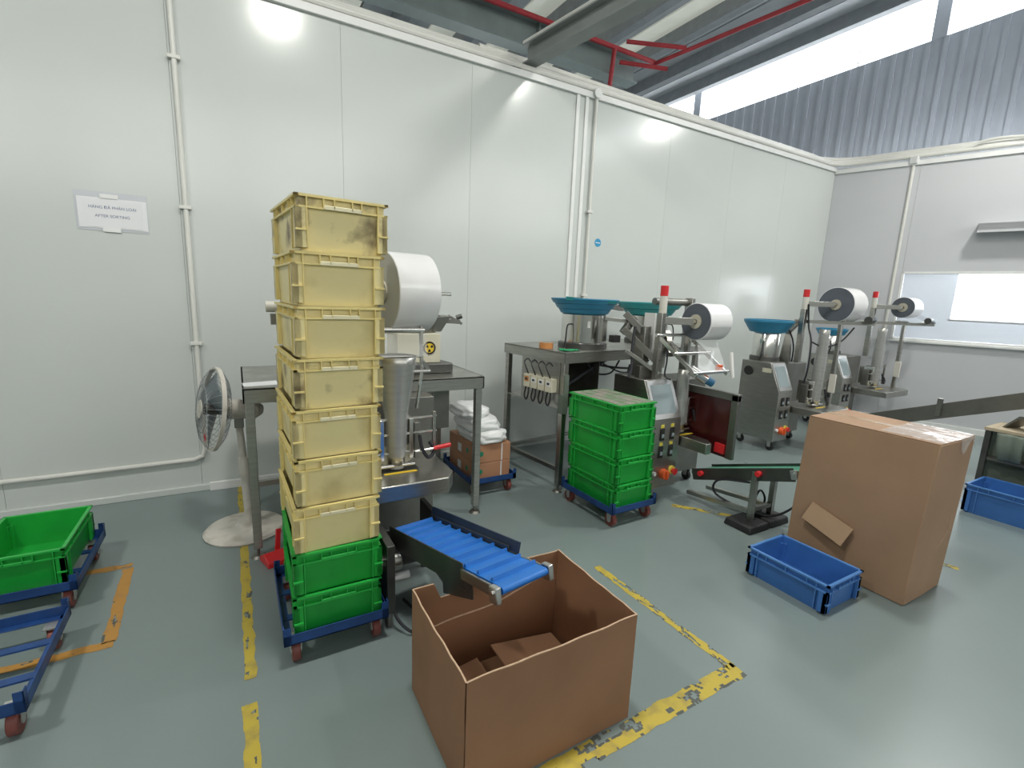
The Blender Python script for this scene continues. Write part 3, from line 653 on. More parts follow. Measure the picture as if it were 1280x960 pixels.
for pts, r in (([(-0.33, 0.0, -0.20), (0.0, 0.03, -0.08), (0.22, 0.05, 0.0), (0.32, 0.05, 0.02)], 0.018), ([(0.10, 0.02, -0.02), (0.35, 0.0, -0.06), (0.75, 0.0, -0.09), (0.95, -0.02, -0.06)], 0.010),
               ([(0.0, 0.05, 0.0), (0.10, 0.02, -0.10), (0.30, 0.02, -0.11), (0.42, 0.03, 0.0)], 0.008), ([(0.68, 0.05, 0.02), (0.62, 0.03, -0.15), (0.58, 0.03, -0.36)], 0.009),
               ([(0.15, 0.02, 0.0), (0.5, 0.02, -0.12), (0.85, 0.02, -0.02)], 0.007), ([(0.50, -0.12, 0.18), (0.48, -0.14, 0.0), (0.42, -0.14, -0.14), (0.37, -0.13, -0.10), (0.40, -0.12, -0.02)], 0.013)):
    MB().tube(smoothpath(pts), r).build('cable', 'black_cable', t)
t = thing('tape_roll', 'roll of brown packing tape on the controller bench', 'tape roll', on_b2(0.10, 0.36, 1.216), 0.3)
MB().lathe([(0.038, 0.0), (0.062, 0.0), (0.062, 0.048), (0.038, 0.048), (0.038, 0.0)], n=28).build('tape', 'tape_roll_orange', t)
MB().lathe([(0.035, 0.0005), (0.0379, 0.0005), (0.0379, 0.0475), (0.035, 0.0475), (0.035, 0.0005)], n=28).build('core', 'paper_core', t)
t = thing('green_rag', 'small crumpled green cloth on the controller bench edge', 'cloth', on_b2(0.15, 0.12, 1.216))
MB().quadgrid(lambda u, v: ((u-0.5)*0.16, (v-0.5)*0.10, 0.004+0.022*abs(noise.noise(Vector((u*5, v*4, 3))))), 16, 12).build('fabric', 'green_cloth', t, solid=0.003)

t = thing('paper_sheet', 'white paper sheet lying on the workbench beside the fan', 'paper', (0.10, 3.22, 1.0705), 0.1)
MB().quadgrid(lambda u, v: ((u-0.5)*0.19, (v-0.5)*0.13, 0.001+0.004*u*v), 6, 6).build('sheet', 'paper_white', t)

# ================================================================== FILM ROLLS
def film_roll(loc, R, wd, lab, face='film_face', body='film_white', core=0.06):
    t = thing('film_roll', lab, 'film roll', loc, 0, 'film rolls on the packing machines')
    MB().lathe([(core, 0.0), (R-0.004, 0.0), (R, 0.004), (R, wd-0.004), (R-0.004, wd), (core, wd)], ax='x', n=56).build('film', body, t)
    MB().lathe([(core, -0.0015), (R-0.006, -0.0015)], ax='x', n=56).build('end_face', face, t)
    MB().lathe([(0.022, -0.012), (core, -0.012), (core, wd+0.012), (0.022, wd+0.012), (0.022, -0.012)], ax='x', n=28).build('core', 'paper_core', t)
    return t

# ================================================================== PACKING MACHINES
def caster(t, x, y, z0):
    c = MB().box((x-0.035, y-0.03, z0-0.008), (x+0.035, y+0.03, z0)).box((x-0.026, y-0.02, 0.045), (x-0.021, y+0.02, z0-0.004)).box((x+0.021, y-0.02, 0.045), (x+0.026, y+0.02, z0-0.004)).build('caster', 'caster_hub', t)
    MB().cyl((x-0.016, y, 0.045), (x+0.016, y, 0.045), 0.045, n=20).build('wheel', 'black_rubber', c, bev=0.004)
def machine(lab, loc, rz=0.0, pw=0.30, W=0.84, D=0.50, rec=0.20, lx=0.25, ly=0.23, roll=(0.50, 0.08, 1.51, 0.15, 0.32), light=True, tray=(0.33, 0.80, -0.30, 0.545, 0.635),
            tube=(0.50, -0.06), web=True, face='film_dark_face', rlab='', cone=(0.055, 1.42), vents=False, lz=0.06, guide=None, rtilt=0.0, yellow=False, outrig=None):
    t = thing('packing_machine', lab, 'machine', loc, rz, 'film packing machines along the wall')
    za, zs, zt = 0.12, 0.70, 1.02; sy = 0.14
    MB().prism([(0, za), (0, zs), (sy, zt), (D, zt), (D, za)], 0, pw, 'x').build('control_cabinet', 'steel', t, bev=0.004)
    MB().box((pw+0.002, rec, za), (W, D, zt-0.03)).build('housing', 'steel_dull', t, bev=0.004)
    for x in (0.06, W-0.06):
        for y in (0.06 if x < 0.1 else rec+0.06, D-0.06): caster(t, x, y, za)
    nrm = Vector((0, -(zt-zs), sy)).normalized(); sd = Vector((0, sy, zt-zs)); 
    def sl(x, s, off): return Vector((x, 0, zs)) + sd*s + nrm*off
    def plate(x0, x1, s0, s1, o0, o1, nm, m, par=t):
        return MB().hexa([sl(x0, s0, o0), sl(x1, s0, o0), sl(x1, s1, o0), sl(x0, s1, o0), sl(x0, s0, o1), sl(x1, s0, o1), sl(x1, s1, o1), sl(x0, s1, o1)]).build(nm, m, par)
    fr = plate(0.012, pw-0.012, 0.04, 0.97, 0.0005, 0.008, 'screen_frame', 'aluminium')
    plate(0.04, pw-0.045, 0.16, 0.86, 0.008, 0.0095, 'touch_screen', 'screen_glass', fr)
    for i, xx in enumerate((0.34, 0.70)):
        for j, zz in enumerate((0.62, 0.47)):
            x = pw*xx; sw = MB().box((x-0.022, -0.010, zz-0.085), (x+0.022, -0.0003, zz+0.015)).build('rocker_switch', 'black_paint', t, bev=0.002)
            MB().box((x-0.013, -0.015, zz-0.060), (x+0.013, -0.010, zz-0.030)).build('rocker', 'screen_glass', sw)
            if yellow: MB().box((x-0.018, -0.003, zz+0.020), (x+0.018, -0.0003, zz+0.048)).build('switch_label', 'label_yellow', sw)
    kn = MB().cyl((pw*0.50, -0.045, 0.24), (pw*0.50, -0.0003, 0.24), 0.040, 0.046, n=20).box((pw*0.50-0.008, -0.062, 0.205), (pw*0.50+0.008, -0.044, 0.275)).build('power_knob', 'orange_plastic', t, bev=0.003)
    MB().cyl((pw*0.82, -0.012, 0.26), (pw*0.82, -0.0003, 0.26), 0.036, n=20).build('warning_ring', 'label_yellow', t)
    MB().cyl((pw*0.82, -0.045, 0.255), (pw*0.82, -0.0125, 0.255), 0.030, 0.018, n=20).build('emergency_stop', 'red_plastic', t, bev=0.003)
    MB().cyl((pw*0.17, -0.018, 0.255), (pw*0.17, -0.0003, 0.255), 0.017, n=16).build('start_button', 'white_plastic', t)
    if vents:
        MB().cyl((-0.012, 0.40, 0.90), (-0.0003, 0.40, 0.90), 0.055, n=24).build('fan_grille', 'black_paint', t)
        MB().box((-0.002, 0.12, 0.905), (-0.0003, 0.23, 0.955)).build('type_plate', 'beige_metal', t)
    # work tray
    x0, x1, yf, z0, z1 = tray
    MB().prism([(x0, yf), (x1-0.06, yf), (x1, yf+0.09), (x1, rec), (x0, rec)], z0, z1, 'z').build('work_tray', 'steel', t, bev=0.006)
    MB().box((tube[0]-0.10, tube[1]-0.05, z1+0.0005), (tube[0]+0.12, tube[1]+0.03, z1+0.002)).build('tray_slot', 'steel_dark', t)
    MB().box((tube[0]-0.09, tube[1]-0.085, z1+0.0005), (tube[0]+0.10, tube[1]-0.062, z1+0.002)).build('warning_strip', 'warn_yellow', t)
    # forming tube with film drawn over it
    tx, ty = tube; cr, cz = cone
    MB().lathe([(cr, cz), (cr*0.86, cz-0.06), (0.058, cz-0.36), (0.050, z1+0.10), (0.046, z1+0.03)], (tx, ty, 0), n=28).build('forming_tube', 'steel', t, solid=0.002)
    MB().lathe([(cr+0.006, cz-0.03), (cr*0.86+0.006, cz-0.08), (0.066, cz-0.36), (0.060, z1+0.10), (0.038, z1+0.05), (0.050, z1+0.012)], (tx, ty, 0), n=20).build('film_sleeve', 'film_clear', t)
    # jaws, guide rods and drive
    for sx in (-1, 1):
        MB().box((tx+sx*0.085-0.012, ty-0.02, z1+0.06), (tx+sx*0.085+0.012, ty+0.16, z1+0.30)).build('jaw_plate', 'steel_bright', t, bev=0.003)
        MB().box((tx+sx*0.135-0.018, ty+0.02, z1+0.04), (tx+sx*0.135+0.018, ty+0.10, z1+0.26)).build('jaw_block', 'steel_dull', t, bev=0.003)
        MB().cyl((tx+sx*0.06, ty+0.02, z1+0.075), (tx+sx*0.06, ty+0.055, z1+0.075), 0.05, n=24).build('drive_wheel', 'beige_metal', t)
    for k, zz in enumerate((0.30, 0.21, 0.10)):
        MB().cyl((tx-0.18, ty-0.01, z1+zz), (tx+0.24, ty-0.01, z1+zz), 0.007, n=10).build('guide_rod', 'steel_bright', t)
    MB().box((tx+0.215, ty-0.02, z1+0.05), (tx+0.235, ty+0.0, z1+0.33)).build('rod_bracket', 'steel', t, bev=0.002)
    MB().cyl((tx-0.11, ty-0.03, z1+0.030), (tx+0.10, ty-0.03, z1+0.030), 0.012, n=12).build('cross_bar', 'steel_bright', t)
    MB().tube(smoothpath([(tx+0.13, ty-0.03, z1+0.20), (tx+0.14, ty-0.05, z1+0.12), (tx+0.18, ty-0.05, z1+0.06), (tx+0.22, ty-0.04, z1+0.10), (tx+0.19, ty-0.03, z1+0.15)]), 0.011).build('air_hose', 'black_cable', t)
    # mast, roll arm, shaft
    rx, ry, rz_, R, rw = roll
    MB().box((lx-0.028, ly-0.028, zt), (lx+0.028, ly+0.028, rz_+min(lz, 0.06))).build('mast', 'steel', t, bev=0.003)
    MB().bar((lx, ly, rz_), (rx-0.035, ry, rz_), 0.035, 0.06).build('roll_arm', 'steel', t, bev=0.003)
    MB().cyl((rx-0.055, ry, rz_), (rx+rw+0.05, ry, rz_), 0.018, n=16).build('roll_shaft', 'steel_bright', t)
    MB().box((rx+rw+0.04, ry-0.008, rz_-0.04), (rx+rw+0.05, ry+0.008, rz_+0.02)).cyl((rx+rw+0.045, ry, rz_), (rx+rw+0.16, ry, rz_), 0.011, n=12).build('crank', 'steel_bright', t)
    if light:
        st = MB().cyl((lx, ly, rz_+lz), (lx, ly, rz_+lz+0.14), 0.032, n=20).build('stack_light', 'ivory', t)
        MB().cyl((lx, ly, rz_+lz+0.14), (lx, ly, rz_+lz+0.225), 0.033, n=20).build('red_lens', 'red_plastic', st, bev=0.003)
    # film guide frame in front of the roll
    gx0, gx1 = rx-0.02, rx+rw+0.03; gy0, gy1 = ry+0.10, ry-0.24; gz0, gz1 = rz_-R-0.02, rz_-R-0.26
    if guide: gx0, gx1, gy0, gy1, gz0, gz1 = guide
    for gx in ((gx0, gx1) if guide is not False else ()):
        MB().bar((gx, gy0, gz0), (gx, gy1, gz1), 0.012, 0.03).build('guide_arm', 'steel_bright', t)
    for s in ((0.02, 0.5, 0.97) if guide is not False else ()):
        MB().cyl((gx0-0.03, gy0+(gy1-gy0)*s, gz0+(gz1-gz0)*s+0.012), (gx1+0.03, gy0+(gy1-gy0)*s, gz0+(gz1-gz0)*s+0.012), 0.014, n=14).build('guide_roller', 'steel_bright', t)
    for gx in ((gx0, gx1) if guide is not False else ()): MB().box((gx-0.012, gy0-0.02, zt-0.10), (gx+0.012, gy0+0.02, gz0+0.02)).build('guide_post', 'steel', t)
    r = film_roll((0, 0, 0), R, rw, rlab, face)
    r.location = Vector(loc) + Matrix.Rotation(rz, 3, 'Z') @ Vector((rx, ry, rz_)); r.rotation_euler = (0, 0, rz+rtilt)
    if outrig:
        ox, oy, oz = outrig; dv = Vector((ox-lx, oy-ly, 0)).normalized(); nv = Vector((dv.y, -dv.x, 0))*-0.17
        for k in (0, 1):
            MB().bar(Vector((lx, ly, oz))+nv*k, Vector((ox, oy, oz))+nv*k, 0.022, 0.035).build('film_rail', 'steel', t)
        for s in (0.55, 0.97):
            c = Vector((lx, ly, oz+0.03)).lerp(Vector((ox, oy, oz+0.03)), s); MB().cyl(c-nv*0.25, c+nv*1.25, 0.013, n=14).build('guide_roller', 'steel_bright', t)
        c = Vector((lx, ly, 0)).lerp(Vector((ox, oy, 0)), 0.55)
        MB().box((c.x-0.022, c.y-0.01, z1), (c.x+0.022, c.y+0.03, oz-0.02)).build('rail_post', 'steel', t, bev=0.003)
        MB().box((c.x-0.05, c.y-0.05, z1+0.16), (c.x-0.024, c.y+0.02, z1+0.38)).build('jaw_cover', 'ivory', t, bev=0.004)
        e = Vector((ox, oy, oz+0.045)) - Vector((rx, ry, rz_))
        def drape(u, v):
            A = Vector((rw*0.15+rw*0.85*v, -R*0.15, -R*0.98)); A2 = Vector((rw*(0.6+0.4*v), -R*0.9*(1-v)-0.02, R*0.2-R*0.9*v)); B = e + nv*(v*0.9)
            return A.lerp(B, u)*(1-0.35*math.sin(PI*u)) + A2*(0.35*math.sin(PI*u))
        MB().quadgrid(drape, 14, 8).build('film_web', 'film_clear', r)
    if web:
        def fn(u, v):
            x = 0.01+v*(rw-0.02)
            if u < 0.4:
                a = -0.2-u/0.4*1.2; return (x, math.cos(a)*(R+0.003)*-1, math.sin(a)*(R+0.003))
            q = (u-0.4)/0.6; A = Vector((x, -math.cos(-1.4)*(R+.003), math.sin(-1.4)*(R+.003))); B = Vector((gx0-rx+0.02+v*(gx1-gx0-0.04), gy1-ry, gz1-rz_+0.03))
            return A.lerp(B, q)+Vector((0, 0, 0.01*math.sin(v*5+q*3)*math.sin(PI*q)))
        MB().quadgrid(fn, 20, 8).build('film_web', 'film_clear', r)
    return t

m1 = machine('packing machine with wide white film roll beside the tall crate stack', (0.25, 2.70, 0), roll=(0.485, 0.08, 1.65, 0.225, 0.252), D=0.37, rtilt=0.13, guide=False, cone=(0.115, 1.30), light=False, tray=(0.33, 0.80, -0.32, 0.545, 0.635),
             lx=0.36, ly=0.25, web=False, face='film_face', rlab='wide glossy white film roll beside the tall crate stack', tube=(0.51, -0.07))
for nm, pts, r in (('spacer_rod', [(0.30, -0.02, 1.44), (0.69, -0.02, 1.44)], 0.018), ('spacer_rod', [(0.30, -0.04, 1.29), (0.68, -0.04, 1.29)], 0.007), ('spacer_rod', [(0.30, -0.06, 1.205), (0.715, -0.06, 1.205)], 0.010)):
    MB().tube(pts, r, 12).build(nm, 'steel_bright', m1)
MB().bar((0.672, -0.02, 1.46), (0.672, -0.04, 1.22), 0.014, 0.03).build('frame_bar', 'steel', m1)
MB().bar((0.675, -0.05, 1.26), (0.715, -0.06, 1.20), 0.010, 0.02).build('frame_bar', 'steel', m1)
MB().bar((0.672, -0.05, 1.22), (0.645, -0.03, 0.98), 0.012, 0.022).build('frame_bar', 'steel_bright', m1)
MB().cyl((-0.12, 0.10, 1.55), (0.30, 0.10, 1.55), 0.028, n=16).build('idle_roller', 'ivory', m1)
MB().box((-0.10, 0.06, 1.46), (0.0, 0.12, 1.515)).build('roller_bracket', 'steel_dull', m1)
MB().cyl((0.62, -0.10, 0.735), (0.72, -0.12, 0.748), 0.006, n=10).build('lever', 'steel_bright', m1)
MB().cyl((0.72, -0.12, 0.748), (0.82, -0.14, 0.765), 0.012, 0.014, n=14).build('lever_grip', 'red_plastic', m1)
MB().quadgrid(lambda u, v: (0.40+u*0.30, -0.03-0.03*v, 1.42-v*0.13), 8, 6).build('film_sheet', 'film_clear', m1)

m2 = machine('packing machine with red guard beside the stack of four green crates', (2.87, 2.665, 0), yellow=True, pw=0.32, lx=0.22, ly=0.22, roll=(0.47, 0.08, 1.505, 0.155, 0.27), guide=(0.14, 0.50, 0.17, -0.25, 1.38, 1.11), tray=(0.335, 0.46, -0.26, 0.46, 0.55),
             rlab='film roll behind the stack of four green crates', tube=(0.40, 0.09), cone=(0.05, 1.10))
gd_ = MB().box((0.525, -0.36, 0.42), (0.560, -0.30, 0.95)).box((0.525, 0.14, 0.42), (0.560, 0.18, 0.95)).box((0.525, -0.36, 0.90), (0.570, 0.18, 0.96)).build('guard_frame', 'steel_dull', m2, bev=0.003)
MB().box((0.540, -0.30, 0.42), (0.546, 0.14, 0.90)).build('guard_panel', 'red_dark', gd_)
MB().box((0.515, -0.29, 0.45), (0.539, -0.20, 0.53)).build('guard_latch', 'red_plastic', gd_, bev=0.003)
MB().tube(smoothpath([(0.245, 0.19, 1.40), (0.26, 0.16, 1.2), (0.24, 0.15, 1.05), (0.26, 0.10, 1.02)]), 0.007).build('cable', 'black_cable', m2)
MB().cyl((0.30, -0.05, 1.13), (0.42, -0.12, 1.05), 0.040, n=18).build('drive_motor', 'steel_bright', m2)
MB().cyl((0.42, -0.12, 1.05), (0.47, -0.15, 1.02), 0.034, n=18).build('motor_cap', 'cobalt', m2)
for p, q in (((0.02, 0.45, 1.55), (0.17, 0.30, 1.35)), ((0.10, 0.42, 1.52), (0.0, 0.44, 1.38)), ((0.0, 0.44, 1.42), (0.20, 0.20, 1.15)), ((0.38, 0.30, 1.40), (0.30, 0.16, 1.22))):
    MB().bar(p, q, 0.05, 0.055).build('product_chute', 'steel_dull', m2, bev=0.002)
MB().box((0.10, 0.28, 1.02), (0.17, 0.40, 1.45)).build('chute_stand', 'steel', m2, bev=0.003)
MB().box((0.22, 0.30, 1.22), (0.24, 0.42, 1.56)).build('sight_plate', 'white_plastic', m2)

MB().quadgrid(lambda u, v: (0.55+0.20*v+0.03*math.sin(u*4), 0.26+0.03*math.sin(v*6+u*3), 1.62-0.42*u), 14, 8).build('film_drape', 'film_clear', m2)
MB().cyl((0.24, 0.34, 1.66), (0.66, 0.34, 1.66), 0.030, n=18).build('spare_roller', 'steel_dull', m2)
MB().box((0.64, 0.28, 1.02), (0.68, 0.36, 1.70)).build('rear_post', 'steel', m2, bev=0.003)
MB().cyl((0.56, -0.26, 1.08), (0.56, -0.22, 1.28), 0.014, n=12).build('white_rod', 'white_plastic', m2)
MB().tube(smoothpath([(0.06, 0.36, 1.44), (0.02, 0.33, 1.28), (0.0, 0.30, 1.10), (-0.05, 0.28, 1.02)]), 0.012).build('cable', 'black_cable', m2)
MB().box((-0.10, 0.44, 1.30), (-0.02, 0.50, 1.36)).build('sensor_box', 'black_paint', m2, bev=0.003)
for p, q, w_, h_ in (((-0.15, 0.52, 1.50), (0.16, 0.42, 1.47), 0.05, 0.03), ((-0.12, 0.55, 1.30), (-0.12, 0.55, 1.50), 0.05, 0.03), ((0.30, 0.34, 1.42), (0.44, 0.20, 1.22), 0.05, 0.06),
                     ((0.28, 0.24, 1.10), (0.28, 0.24, 1.36), 0.04, 0.05), ((-0.02, 0.36, 1.24), (0.20, 0.18, 1.06), 0.06, 0.03)):
    MB().bar(p, q, w_, h_).build('feed_track', 'steel', m2, bev=0.002)
MB().cyl((0.34, 0.22, 1.30), (0.34, 0.10, 1.24), 0.032, n=16).build('air_cylinder', 'steel_bright', m2)
MB().box((0.04, 0.24, 1.02), (0.30, 0.30, 1.12)).build('feed_base', 'steel_dull', m2, bev=0.003)
MB().box((0.44, -0.22, 1.115), (0.48, -0.18, 1.18)).build('film_sensor', 'orange_plastic', m2, bev=0.002)
m3 = machine('packing machine with a blue vibrating bowl standing on its cabinet', (5.28, 3.10, 0), pw=0.27, lx=0.44, ly=0.10, roll=(0.78, -0.06, 1.705, 0.202, 0.30), lz=-0.065, guide=False, web=False, outrig=(1.12, -0.34, 1.50), vents=True, tube=(0.56, -0.10), tray=(0.30, 0.92, -0.34, 0.44, 0.52),
             rlab='largest dark-faced film roll, on the machine with the blue bowl')
MB().tube(smoothpath([(0.44, 0.06, 1.70), (0.47, 0.04, 1.45), (0.40, -0.05, 1.28), (0.36, -0.08, 1.0), (0.36, -0.06, 0.8)]), 0.010).build('cable', 'black_cable', m3)
MB().tube(smoothpath([(0.40, -0.05, 1.28), (0.6, -0.10, 1.22), (0.85, -0.14, 1.28), (0.98, -0.2, 1.45)]), 0.009).build('cable', 'black_cable', m3)
m4 = machine('packing machine standing nearest the window wall', (7.22, 3.38, 0), pw=0.27, lx=0.55, ly=0.02, lz=-0.02, roll=(0.86, -0.20, 1.715, 0.145, 0.26), guide=False, web=False, outrig=(1.22, -0.46, 1.49), vents=True, tube=(0.55, -0.14), tray=(0.30, 0.98, -0.42, 0.50, 0.58),
             rlab='dark-faced film roll on the machine nearest the window')
for mm, px, py in ((m3, 1.0, -0.33), (m4, 1.08, -0.44)):
    MB().cyl((px-0.02, py, 1.545), (px+0.07, py, 1.545), 0.042, n=18).build('drive_motor', 'steel_dark', mm)
    MB().cyl((px+0.07, py, 1.545), (px+0.095, py, 1.545), 0.036, n=18).build('motor_cap', 'cobalt', mm)

# ================================================================== VIBRATING BOWLS
def bowl(lab, loc, R0, z1, R1, z2, m, rz=0.0, chute=True, seg=32, tiers=2, group='vibrating feeder bowls'):
    t = thing('bowl_feeder', lab, 'feeder', loc, rz, group)
    MB().lathe([(0.0, 0.0), (R0*1.12, 0.0), (R0*1.12, 0.045), (R0*1.02, 0.055), (0.0, 0.055)], n=32).build('base', 'steel_dark', t)
    MB().lathe([(R0, 0.056), (R0, z1-0.01), (R0*0.96, z1)], n=40).build('drum', 'steel_bright', t)
    prof = [(R0*0.9, z1-0.004)]
    for k in range(tiers):
        a = R0+(R1-R0)*(k+0.4)/tiers; b = R0+(R1-R0)*(k+1)/tiers
        prof += [(a, z1+(z2-z1)*(k+0.05)/tiers), (b, z1+(z2-z1)*(k+0.85)/tiers), (b, z1+(z2-z1)*(k+1)/tiers)]
    inner = [(r*0.95, z+0.004) for r, z in reversed(prof)]
    MB().lathe(prof+inner+[(0.0, z1+0.02)], n=seg).build('bowl', m, t, smooth=25)
    if chute:
        MB().hexa([(R1*0.7, -0.05, z2-0.06), (R1+0.18, -0.035, z2-0.10), (R1+0.18, 0.035, z2-0.10), (R1*0.7, 0.05, z2-0.06), (R1*0.7, -0.05, z2-0.02), (R1+0.18, -0.035, z2-0.075), (R1+0.18, 0.035, z2-0.075), (R1*0.7, 0.05, z2-0.02)]).build('outlet_chute', 'steel_dull', t)
    MB().tube(smoothpath([(-R0*0.95, -R0*0.2, z1*0.7), (-R0*1.25, -R0*0.3, z1*0.65), (-R0*1.35, -R0*0.35, 0.08), (-R0*1.3, -R0*0.2, 0.012)]), 0.007).build('cable', 'black_cable', t)
    MB().box((-R0*0.55, -R0*0.90, z1*0.62), (-R0*0.40, -R0*0.80, z1*0.80)).build('socket_plate', 'white_plastic', t)
    return t
bb = bowl('vibrating feeder with ragged blue tiers on the controller bench', (2.765, 3.52, 1.2155), 0.20, 0.31, 0.31, 0.44, 'bowl_blue', rz=0.1, tiers=3, seg=22)
MB().hexa([(-0.32, -0.10, 0.425), (0.05, -0.33, 0.405), (0.30, -0.10, 0.40), (0.0, 0.25, 0.43), (-0.33, -0.11, 0.455), (0.05, -0.35, 0.43), (0.33, -0.10, 0.42), (0.0, 0.26, 0.46)]).build('cover_sheet', 'bowl_teal', bb)
bowl('vibrating feeder with a teal bowl behind the red guarded machine', (3.86, 3.80, 1.2155), 0.21, 0.30, 0.34, 0.43, 'bowl_teal', rz=2.4, tiers=2, seg=26)
bowl('vibrating feeder with a smooth blue cone bowl on a machine cabinet', (5.50, 3.47, 1.0205), 0.145, 0.33, 0.27, 0.48, 'bowl_blue', rz=0.15, chute=False, tiers=1)
bowl('vibrating feeder on the cabinet of the machine nearest the window', (7.42, 3.72, 1.0205), 0.13, 0.27, 0.20, 0.36, 'bowl_blue', rz=0.3, chute=False, tiers=1)
t = thing('product_chute', 'upright steel chute beside the smooth blue bowl', 'chute', (5.74, 3.36, 0.9905), 0.2)
MB().prism([(-0.06, 0.0), (-0.04, 0.36), (0.02, 0.36), (0.06, 0.0)], -0.03, 0.03, 'x').build('stand', 'steel', t, bev=0.002)
MB().bar((-0.02, 0.0, 0.36), (0.12, -0.10, 0.55), 0.07, 0.02).build('trough', 'steel_dull', t)
MB().tube(smoothpath([(-0.05, -0.02, 0.40), (-0.02, -0.06, 0.30), (0.03, -0.07, 0.18), (0.03, -0.07, 0.02)]), 0.009).build('hose', 'black_cable', t)
# feeder on the bench behind the wide white roll
t = thing('bowl_feeder', 'beige boxed feeder with round yellow warning mark behind the white roll', 'feeder', (1.15, 3.50, 1.0705), 0, 'vibrating feeder bowls')
MB().prism([(-0.22, -0.20), (0.24, -0.20), (0.20, 0.16), (-0.18, 0.16)], 0.0, 0.075, 'z').build('base', 'steel_dark', t, bev=0.01)
MB().box((-0.17, -0.15, 0.075), (0.155, 0.13, 0.29)).build('housing', 'beige_metal', t, bev=0.004)
em = MB().cyl((0.068, -0.154, 0.185), (0.068, -0.1505, 0.185), 0.048, n=32).build('warning_mark', 'warn_yellow', t)
MB().lathe([(0.036, -0.1555), (0.048, -0.1555), (0.048, -0.154), (0.036, -0.154), (0.036, -0.1555)], (0.068, 0, 0.185), ax='y', n=32).build('ring', 'black_paint', em)
for a in (0.5, 2.6, 4.7):
    MB().prism([(0.068+0.012*math.cos(a-0.5), 0.185+0.012*math.sin(a-0.5)), (0.068+0.031*math.cos(a-0.35), 0.185+0.031*math.sin(a-0.35)), (0.068+0.031*math.cos(a+0.35), 0.185+0.031*math.sin(a+0.35)), (0.068+0.012*math.cos(a+0.5), 0.185+0.012*math.sin(a+0.5))], -0.1555, -0.154, 'y').build('blade_symbol', 'black_paint', em)
MB().lathe([(0.13, 0.29), (0.14, 0.34), (0.17, 0.42), (0.165, 0.42), (0.12, 0.31)], (0.03, 0, 0), n=28).build('hopper', 'steel_dull', t)
MB().hexa([(0.10, -0.10, 0.30), (0.18, -0.10, 0.30), (0.18, 0.02, 0.30), (0.10, 0.02, 0.30), (0.05, -0.12, 0.40), (0.25, -0.12, 0.42), (0.25, 0.04, 0.42), (0.05, 0.04, 0.40)]).build('chute_block', 'steel_dull', t, bev=0.003)
MB().bar((0.16, -0.05, 0.38), (0.33, -0.10, 0.375), 0.06, 0.03).bar((0.24, -0.08, 0.42), (0.34, -0.12, 0.36), 0.012, 0.02).build('outlet_arm', 'steel_dull', t)
MB().cyl((0.30, -0.10, 0.405), (0.34, -0.11, 0.42), 0.018, n=14).build('adjust_knob', 'steel_dark', t)
MB().tube(smoothpath([(0.10, -0.06, 0.42), (0.10, -0.06, 0.46), (0.115, -0.06, 0.47), (0.125, -0.06, 0.455)]), 0.005).build('lifting_hook', 'steel_dull', t)

# ================================================================== CONVEYORS
def conveyor(lab, s, e, wd, belt, rail, cleats=0, stop=1.0, low=0.07, high=0.035, th=0.03, pulley='steel_bright'):
    s, e = Vector(s), Vector(e); org = Vector((s.x, s.y, 0)); t = thing('belt_conveyor', lab, 'conveyor', org, 0, 'short outfeed conveyors')
    a, b = s-org, e-org; d = (b-a).normalized(); r = Vector((d.y, -d.x, 0)).normalized(); u = r.cross(d); L = (b-a).length; h = wd/2
    if u.z < 0: u = -u
    def P(l, x, z): return a + d*l + r*x + u*z
    def blk(m, l0, l1, x0, x1, z0, z1): return m.hexa([P(l0, x0, z0), P(l1, x0, z0), P(l1, x1, z0), P(l0, x1, z0), P(l0, x0, z1), P(l1, x0, z1), P(l1, x1, z1), P(l0, x1, z1)])
    n = 10; prof = [(th/2*math.sin(PI*k/n)*-1, th/2*math.cos(PI*k/n)) for k in range(n+1)]
    loop = [(l, z) for l, z in prof] + [(L-l, -z) for l, z in prof]
    m = MB(); A = [m._v(P(l, -h+0.006, z-th/2)) for l, z in loop]; B = [m._v(P(l, h-0.006, z-th/2)) for l, z in loop]; q = len(loop)
    for k in range(q): m.bm.faces.new((A[k], A[(k+1)%q], B[(k+1)%q], B[k]))
    m.bm.faces.new(A[::-1]); m.bm.faces.new(B)
    m.build('belt', belt, t)
    for k in range(cleats):
        l = L*(k+0.4)/cleats; m = MB()
        m.hexa([P(l-0.016, -h+0.01, 0), P(l+0.004, -h+0.01, 0), P(l+0.004, h-0.01, 0), P(l-0.016, h-0.01, 0), P(l-0.004, -h+0.01, 0.017), P(l, -h+0.01, 0.017), P(l, h-0.01, 0.017), P(l-0.004, h-0.01, 0.017)]).build('cleat', belt, t)
    for sx in (-1, 1):
        x0, x1 = sorted((sx*h, sx*(h+0.006)))
        blk(MB(), 0, L*stop, x0, x1, -low, high).build('side_rail', rail, t, bev=0.001)
        x2, x3 = sorted((sx*(h+0.0005), sx*(h+0.010)))
        blk(MB(), L*stop-0.01, L-0.01, x2, x3, -th-0.014, -0.002).build('nose_bar', 'steel', t)
        p = blk(MB(), L-0.035, L+0.012, *sorted((sx*(h+0.001), sx*(h+0.026))), -th-0.028, 0.006).build('end_plate', 'aluminium', t, bev=0.004)
        MB().cyl(P(L-0.010, sx*(h+0.024), -th/2), P(L-0.010, sx*(h+0.034), -th/2), 0.010, n=12).build('bolt', 'steel_bright', p)
    return t, P, L
c1, P, L = conveyor('blue ribbed belt conveyor ending over the open carton', (0.745, 2.30, 0.44), (0.895, 1.40, 0.603), 0.235, 'belt_blue', 'steel_dark', 10, 0.74, 0.085, 0.022)
gsd = -1 if (P(0, -0.1, 0)-P(0, 0.1, 0)).x > 0 else 1
